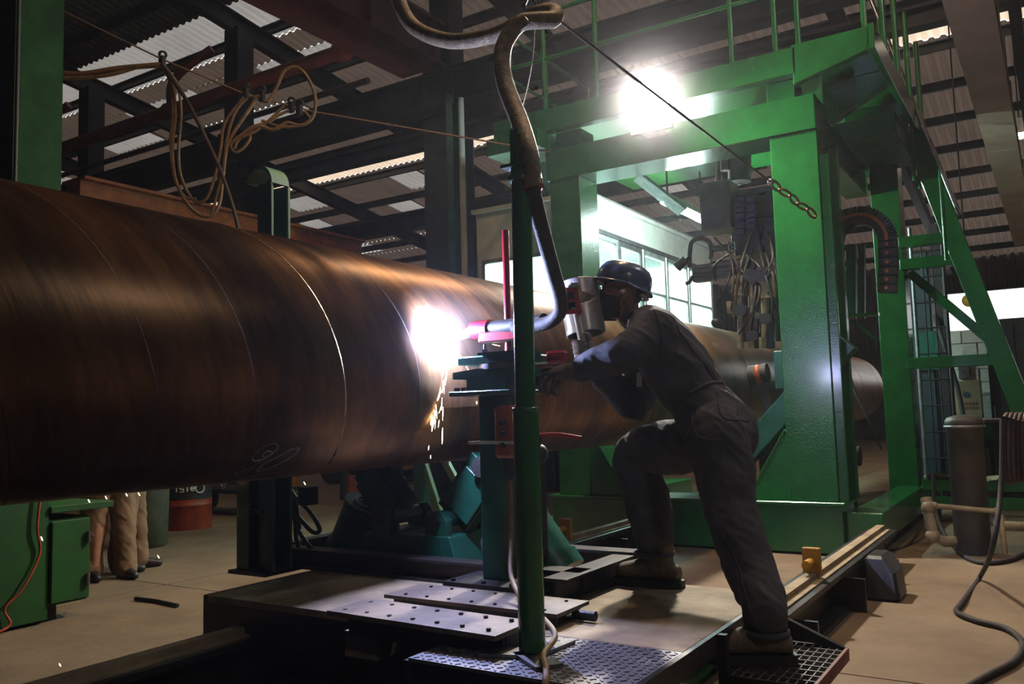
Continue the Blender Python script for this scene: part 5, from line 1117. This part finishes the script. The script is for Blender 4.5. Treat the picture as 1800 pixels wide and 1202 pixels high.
# two helpers standing behind the pipe: only their legs show
mat('khaki', (.20, .115, .058), .85, 0, (.14, .08, .04), 6, .3, 200); mat('black_shoe', (.02, .018, .017), .5)
mat('shirt_khaki', (.16, .10, .055), .85)
def helper(x, y, fd, lab, hgt=1.0, arms=1):
    p = thing('person', lab, 'person', (x, y, 0)); f = V((fd[0], fd[1], 0)).normalized(); l = V((-f.y, f.x, 0)); c = V((x, y, 0))
    def w(ff, ll, zz): return c + f * ff + l * ll + V((0, 0, zz * hgt))
    mb = MB(); ellip(mb, w(.03, 0, 1.60), (f, l, V((0, 0, 1))), (.095, .075, .115)); ellip(mb, w(.055, 0, 1.545), (f, l, V((0, 0, 1))), (.06, .055, .06)); limb(mb, [w(.12, 0, 1.6), w(.135, 0, 1.575)], [.01, .014], 8)
    for s in (1, -1): ellip(mb, w(.01, s * .076, 1.58), (f, l, V((0, 0, 1))), (.02, .01, .03))
    limb(mb, [w(0, 0, 1.5), w(-.01, 0, 1.38)], [.055, .06]); loft(mb, [(w(0, 0, .9), .15, .1), (w(0, 0, 1.15), .14, .1), (w(0, 0, 1.4), .16, .1)], l)
    for s in (1, -1):
        limb(mb, [w(0, s * .19, 1.38), w(-.02, s * .24, 1.1), w(.2, s * .2, .98)], [.05, .04, .03])
        limb(mb, [w(.2, s * .2, .98), w(.26, s * .19, .97)], [.03, .035])
        for k in range(4): limb(mb, [w(.27, s * (.165 + .018 * k), .97), w(.32, s * (.165 + .018 * k), .955), w(.34, s * (.165 + .018 * k), .935)], [.009, .009, .008], 8, 3)
        limb(mb, [w(.24, s * .165, .97), w(.27, s * .135, .96), w(.295, s * .13, .955)], [.011, .011, .009], 8, 3)
        limb(mb, [w(0, s * .09, .9), w(.02, s * .1, .5), w(0, s * .11, .1)], [.07, .055, .04])
    blob('body', mb, M['skin'], p, .011, 3)
    mb = MB(); loft(mb, [(w(0, 0, .82), .17, .13), (w(0, 0, .95), .165, .125), (w(0, 0, 1.02), .16, .12)], l)
    for s, st in ((1, .06), (-1, -.06)): limb(mb, [w(0, s * .09, .86), w(.01 + st * .5, s * .105, .5), w(st, s * .115, .2), w(st + .01, s * .115, .075)], [.11, .092, .085, .088], 16)
    blob('trousers', mb, M['khaki'], p, .012, 4, lambda q: folds(q, .008, 10))
    mb = MB(); loft(mb, [(w(0, 0, .95), .172, .13), (w(0, 0, 1.2), .17, .125), (w(0, 0, 1.40), .18, .11), (w(0, 0, 1.47), .08, .075)], l)
    for s in (1, -1): limb(mb, [w(0, s * .17, 1.38), w(-.02, s * .235, 1.1), w(.16, s * .205, 1.0)], [.075, .065, .055], 14)
    blob('shirt', mb, M['shirt_khaki'], p, .013, 4, lambda q: folds(q, .006, 10))
    mb = MB(); ellip(mb, w(.0, 0, 1.635), (f, l, V((0, 0, 1))), (.105, .084, .1)); hv_ = [v for v in mb.v]; k_ = MB(); k_.add(hv_, [fc_ for fc_ in mb.f if (sum((hv_[i] for i in fc_), V()) / len(fc_) - w(0, 0, 1.635)).z > (.0 if (sum((hv_[i] for i in fc_), V()) / len(fc_) - c).dot(f) > .0 else -.06)], True); k_.build('hair', M['hair_black'], p)
    for s, st in ((1, .06), (-1, -.06)):
        mb = MB(); limb(mb, [w(st - .03, s * .115, 0) + V((0, 0, .05)), w(st + .08, s * .12, 0) + V((0, 0, .045)), w(st + .18, s * .125, 0) + V((0, 0, .034))], [.047, .046, .034], 12); blob('shoe', mb, M['black_shoe'], p, .012, 2)
helper(4.25, 6.76, (-.2, -1), 'person in tan work trousers nearer the green cabinet, only legs visible below the pipe')
helper(4.56, 6.95, (.75, -.6), 'person in tan work trousers beside the green bin, only legs visible below the pipe')
# drum, bin and wheeled cart
dm = thing('oil_drum', 'orange and black oil drum with white lettering beyond the helpers', 'drum', (6.75, 9.1, 0))
MB().lathe([(.285, 0), (.29, .02), (.29, .28), (.30, .29), (.29, .30), (.29, .36)], (6.75, 9.1, 0), n=32).build('lower_body', M['drum_orange'], dm)
MB().lathe([(.291, .36), (.291, .60), (.30, .61), (.291, .62), (.291, .66)], (6.75, 9.1, 0), n=32).build('black_band', M['rubber'], dm); MB().lathe([(.29, .66), (.29, .86), (.295, .88), (.27, .87), (.001, .865)], (6.75, 9.1, 0), n=32).build('upper_body', M['drum_orange'], dm)
dirc = (CAM - V((6.75, 9.1, 0))); dirc.z = 0; dirc.normalize(); a0 = math.atan2(dirc.y, dirc.x)
for k, (ch, w_) in enumerate((('l', .0), ('s', 0), ('i', 0), ('e', 0), ('O', 0))):
    a_ = a0 - .42 + .21 * k + (.08 if k == 4 else 0); c_ = V((6.75 + .296 * math.cos(a_), 9.1 + .296 * math.sin(a_), .49)); tdir = V((math.sin(a_), -math.cos(a_), 0)) * -1; ptsl = []
    rr = .055 if ch == 'O' else .026
    if ch in 'li': ptsl = [c_ + V((0, 0, -.03)), c_ + V((0, 0, .03 if ch == 'i' else .05))]
    elif ch == 's': ptsl = [c_ + tdir * x_ + V((0, 0, z_)) for x_, z_ in ((.02, .03), (-.02, .03), (-.02, .0), (.02, .0), (.02, -.03), (-.02, -.03))]
    elif ch == 'e': ptsl = [c_ + tdir * (rr * math.cos(t_)) + V((0, 0, rr * math.sin(t_))) for t_ in (3.14, 0, -.0, .8, 1.6, 2.4, 3.14, 4.0, 4.8, 5.5)]
    else: ptsl = [c_ + tdir * (rr * math.cos(t_ * .3927)) + V((0, 0, rr * math.sin(t_ * .3927))) for t_ in range(17)]
    MB().tube(ptsl, .009, 6).build('lettering', M['white_plastic'], dm)
bn = thing('green_bin', 'grey-green rounded waste bin between the helpers and the oil drum', 'bin', (5.55, 8.2, 0))
MB().lathe([(.22, 0), (.24, .02), (.25, .45), (.26, .75), (.27, .78), (.25, .82), (.15, .93), (.001, .96)], (5.55, 8.2, 0), n=28).build('body', mat('bin_green', (.075, .085, .05), .6), bn); MB().ring((5.55, 8.2, .74), (5.55, 8.2, .79), .28, .25, 28).build('rim', M['bin_green'], bn)
ct = thing('lattice_cart', 'low wheeled cart carrying a lattice frame behind the drum', 'cart', (8.2, 10.1, 0))
MB().box((7.8, 9.0, .30), (8.5, 11.0, .36)).build('bed', M['dark_steel'], ct)
for (x, y) in ((7.85, 9.15), (8.45, 9.15), (7.85, 10.85), (8.45, 10.85)): MB().cyl((x - .04, y, .15), (x + .04, y, .15), .15, n=20).build('wheel', M['rubber'], ct)
for i in range(5):
    y = 9.05 + i * .38
    for (za, zb) in ((.36, .9), (.9, .36)): MB().beam((7.85, y, za), (7.85, y + .38, zb), .02, .025).build('lattice_bar', M['dusty_steel'], ct)
for z in (.9, .63): MB().beam((7.85, 9.05, z), (7.85, 10.95, z), .03, .03).build('rail', M['dusty_steel'], ct)
# stool-like barrel and forklift in the far aisle
fk = thing('forklift', 'orange and black forklift parked far off in the aisle', 'forklift', (13.2, 11.8, 0))
c = V((13.2, 11.8, 0))
MB().prism([c + V((-.7, .9, .25)), c + V((-.7, -.9, .25)), c + V((-.7, -.9, .7)), c + V((-.7, -.2, .75)), c + V((-.7, .1, 1.1)), c + V((-.7, .9, 1.1))], (1.2, 0, 0)).build('body', M['yellow_paint'], fk, bevel=.03); MB().prism([c + V((-.72, .95, .25)), c + V((-.72, .5, .25)), c + V((-.72, .5, 1.0)), c + V((-.72, .95, 1.15))], (1.24, 0, 0)).build('counterweight', M['rubber'], fk)
MB().box(tuple(c + V((-.5, -1.05, .05))), tuple(c + V((-.38, -.95, 2.2)))).build('mast', M['dark_steel'], fk); MB().box(tuple(c + V((.2, -1.05, .05))), tuple(c + V((.32, -.95, 2.2)))).build('mast', M['dark_steel'], fk)
for (x, y) in ((-.72, -.6), (.42, -.6), (-.72, .55), (.42, .55)): MB().cyl(tuple(c + V((x, y, .28))), tuple(c + V((x + .2, y, .28))), .28, n=20).build('wheel', M['rubber'], fk)
for x in (-.45, .15): MB().box(tuple(c + V((x, -2.0, .06))), tuple(c + V((x + .12, -1.0, .11)))).build('fork', M['dark_steel'], fk)
for (x, y) in ((-.6, -.3), (.4, -.3), (-.6, .8), (.4, .8)): MB().cyl(tuple(c + V((x, y, .9))), tuple(c + V((x, y, 2.05))), .03, n=8).build('guard_post', M['dark_steel'], fk)
MB().box(tuple(c + V((-.65, -.35, 2.05))), tuple(c + V((.45, .85, 2.1)))).build('guard_roof', M['dark_steel'], fk); MB().box(tuple(c + V((-.35, .1, .95))), tuple(c + V((.15, .2, 1.5)))).build('seat', M['rubber'], fk)
# bollards and pallet
for i, (px, py, col) in enumerate(((604, 878, 'dark_steel'), (518, 870, 'yellow_paint'))):
    p = at(px, py, Z=0); o = MB().lathe([(.06, 0), (.06, .95), (.04, .99), (.001, 1.0)], p, n=16).build('bollard', M[col]); tag(o, ('dark' if i == 0 else 'yellow') + ' bollard post ' + ('beside the forklift' if i == 0 else 'behind the hanging hose loops'), 'bollard')
pl = thing('pallet_stack', 'low stack of pale boards on a blue pallet far beyond the roller cradle', 'pallet', (14.5, 9.3, 0))
mat('pallet_blue', (.03, .10, .2), .7)
for i in range(5): MB().box((14.0, 8.4 + i * .35, .12), (15.0, 8.4 + i * .35 + .2, .15)).build('slat', M['pallet_blue'], pl)
for x in (14.0, 14.45, 14.9): MB().box((x, 8.4, 0), (x + .1, 10.0, .12)).build('bearer', M['pallet_blue'], pl)
for k in range(4): MB().box((14.02, 8.45 + .03 * k, .152 + k * .05), (14.98, 9.95 - .04 * k, .198 + k * .05)).build('board', M['block_white'], pl)
# green trestle with braces seen under the pipe
gt = thing('green_trestle', 'dark green braced trestle under the pipe beyond the roller cradle', 'trestle', (6.9, 5.05, 0))
for y in (4.75, 5.5): MB().box((6.85, y, 0), (6.97, y + .12, 1.45)).build('leg', GD, gt, bevel=.004)
MB().beam((6.91, 4.78, .1), (6.91, 5.56, 1.3), .05, .07).build('brace', M['post_green'], gt); MB().beam((6.91, 5.25, .1), (6.91, 5.56, .9), .05, .06).build('brace', M['post_green'], gt); MB().box((6.83, 4.7, 1.3), (6.99, 5.68, 1.42)).build('cross_beam', GD, gt)
MB().beam((6.91, 4.8, .85), (6.91, 5.6, .85), .04, .05).build('tie', M['dusty_steel'], gt)
# dark pump group between the stand and the gantry foot
pg = thing('pump_unit', 'dark pump with upright cylinder and pipe loop beside the gantry foot', 'pump', (6.0, 3.95, 0))
MB().box((5.8, 3.7, 0), (6.25, 4.2, .12)).build('base', K, pg); MB().cyl((6.05, 3.95, .12), (6.05, 3.95, .75), .14, n=20).build('cylinder', M['dark_steel'], pg); MB().tube(spline([(5.95, 3.7, .1), (5.95, 3.7, .5), (5.95, 3.62, .58), (5.95, 3.55, .5), (5.95, 3.55, .1)], 5), .025, 8).build('pipe_loop', M['teal_paint'], pg); MB().ball((6.05, 3.95, .76), .12, 14, 8).build('dome', K, pg)
# red valve lever by the pole
vl = thing('valve_assembly', 'dark valve with long red lever sticking out beside the teal post', 'valve', (3.62, 2.02, .5))
vp = at(945, 765, X=3.6)
MB().tube(spline([at(938, 766, X=3.6), at(960, 764, X=3.6), at(985, 764, X=3.6), at(1022, 770, X=3.6)], 4), .006, 8, flat=1.6).build('lever', M['red_paint'], vl); MB().ball(vp + V((0, 0, -.09)), .05, 14, 10).build('valve_body', M['dark_teal_steel'], vl); MB().cyl(vp, vp + V((0, 0, -.08)), .02).build('stem', M['dark_steel'], vl)
MB().beam(vp + V((0, 0, -.1)), V((vp.x, vp.y, .53)), .05, .05).build('support', M['dark_steel'], vl)
# lever bars lying on the floor and in the pit
for pts, lab in (([(638, 1160), (700, 1142)], 'rusty bar end lying in the dark pit before the tread plate'), ([(238, 1052), (275, 1056), (312, 1064)], 'short dark rod lying on the floor left of the trolley')):
    z_ = -.05 if pts[0][0] > 500 else .015
    o = MB().tube([at(a_, b_, Z=z_) for a_, b_ in pts], .014, 8).build('steel_bar', M['dusty_steel'] if z_ < 0 else M['dark_steel']); tag(o, lab, 'bar')
# sparks: white-hot streaks falling from the arc and a few strays
sk = MB(); rnd = random.Random(5)
def streak(px, py, L_, w_, dx=0.0, X=3.40):
    a_ = at(px, py, X=X); b_ = at(px + dx, py + L_, X=X); sk.tube([a_, a_.lerp(b_, .5), b_], [w_ * .3, w_, w_ * .3], 6)
for (x, y, L_, w_, dx) in ((775, 672, 22, .004, -3), (773, 690, 14, .005, -4), (766, 722, 30, .006, -6), (762, 738, 20, .004, -3), (778, 752, 28, .003, -1), (754, 783, 8, .002, -1), (757, 800, 6, .002, 0), (782, 642, 22, .0018, -4), (770, 650, 40, .001, -10), (838, 705, 5, .003, 0), (830, 668, 14, .0015, 8), (808, 622, 30, .002, 16), (865, 605, 3, .0016, 14), (762, 700, 14, .0016, -3), (779, 715, 24, .0016, -1)): streak(x, y, L_, w_, dx)
for i in range(22):
    t_ = rnd.uniform(0, 1); streak(785 - 20 * t_ + rnd.uniform(-9, 9), 630 + 110 * t_, rnd.uniform(8, 26), rnd.uniform(.0006, .0014), rnd.uniform(-5, 1))
for (x, y, X) in ((72, 943, 2.6), (155, 878, 2.9), (185, 872, 2.9), (221, 867, 2.9), (243, 866, 2.9), (277, 976, 2.9), (104, 1166, 2.4), (534, 847, 3.3)): streak(x, y, 5 if x != 72 else 7, .0035 if x in (72, 155) else .0022, 3, X)
o = sk.build('welding_sparks', emit('spark_glow', (1, .72, .42), 14)); tag(o, 'orange-white sparks falling from the welding arc', 'sparks', kind='stuff')
# ================================================================== thin welding smoke in the hall, denser puffs added round arc and lamp as halos
def smoke(name, dens, aniso):
    m = bpy.data.materials.new(name); m.use_nodes = True; nt = m.node_tree; nt.nodes.clear(); M[name] = m
    vs_ = nt.nodes.new('ShaderNodeVolumeScatter'); vs_.inputs['Color'].default_value = (.9, .92, 1, 1); vs_.inputs['Density'].default_value = dens; vs_.inputs['Anisotropy'].default_value = aniso
    om = nt.nodes.new('ShaderNodeOutputMaterial'); nt.links.new(vs_.outputs[0], om.inputs['Volume']); return m
hz = B((-3, -6, -.6), (20, 22, 6.9)).build('smoke_haze', smoke('smoke_haze', .0012, .6)); tag(hz, 'thin bluish welding smoke hanging in the hall', 'smoke', kind='stuff')
def puff(c, R, name, dens, aniso, col, label):
    m = smoke(name, dens, aniso); nt = m.node_tree; v_ = [n for n in nt.nodes if n.type == 'VOLUME_SCATTER'][0]; v_.inputs['Color'].default_value = (*col, 1)
    tc_ = nt.nodes.new('ShaderNodeTexCoord'); ln = nt.nodes.new('ShaderNodeVectorMath'); ln.operation = 'LENGTH'; nt.links.new(tc_.outputs['Object'], ln.inputs[0])
    mr_ = nt.nodes.new('ShaderNodeMapRange'); mr_.inputs['From Max'].default_value = R; mr_.inputs['To Min'].default_value = 1; mr_.inputs['To Max'].default_value = 0; nt.links.new(ln.outputs['Value'], mr_.inputs['Value'])
    pw = nt.nodes.new('ShaderNodeMath'); pw.operation = 'POWER'; pw.inputs[1].default_value = 2.2; nt.links.new(mr_.outputs[0], pw.inputs[0])
    mu = nt.nodes.new('ShaderNodeMath'); mu.operation = 'MULTIPLY'; mu.inputs[1].default_value = dens; nt.links.new(pw.outputs[0], mu.inputs[0]); nt.links.new(mu.outputs[0], v_.inputs['Density'])
    o = MB().ball(c, R, 24, 16).build('halo_puff', m, origin=c); tag(o, label, 'smoke', kind='stuff')
puff(ARC + V((-.03, -.04, 0)), .42, 'arc_halo', .065, .2, (.72, .78, 1), 'bluish welding fume puff added around the arc for its halo')
puff(FL + fd * .12, .95, 'lamp_halo', .09, .5, (.95, .92, 1), 'smoke puff added around the flood lamp for its halo')
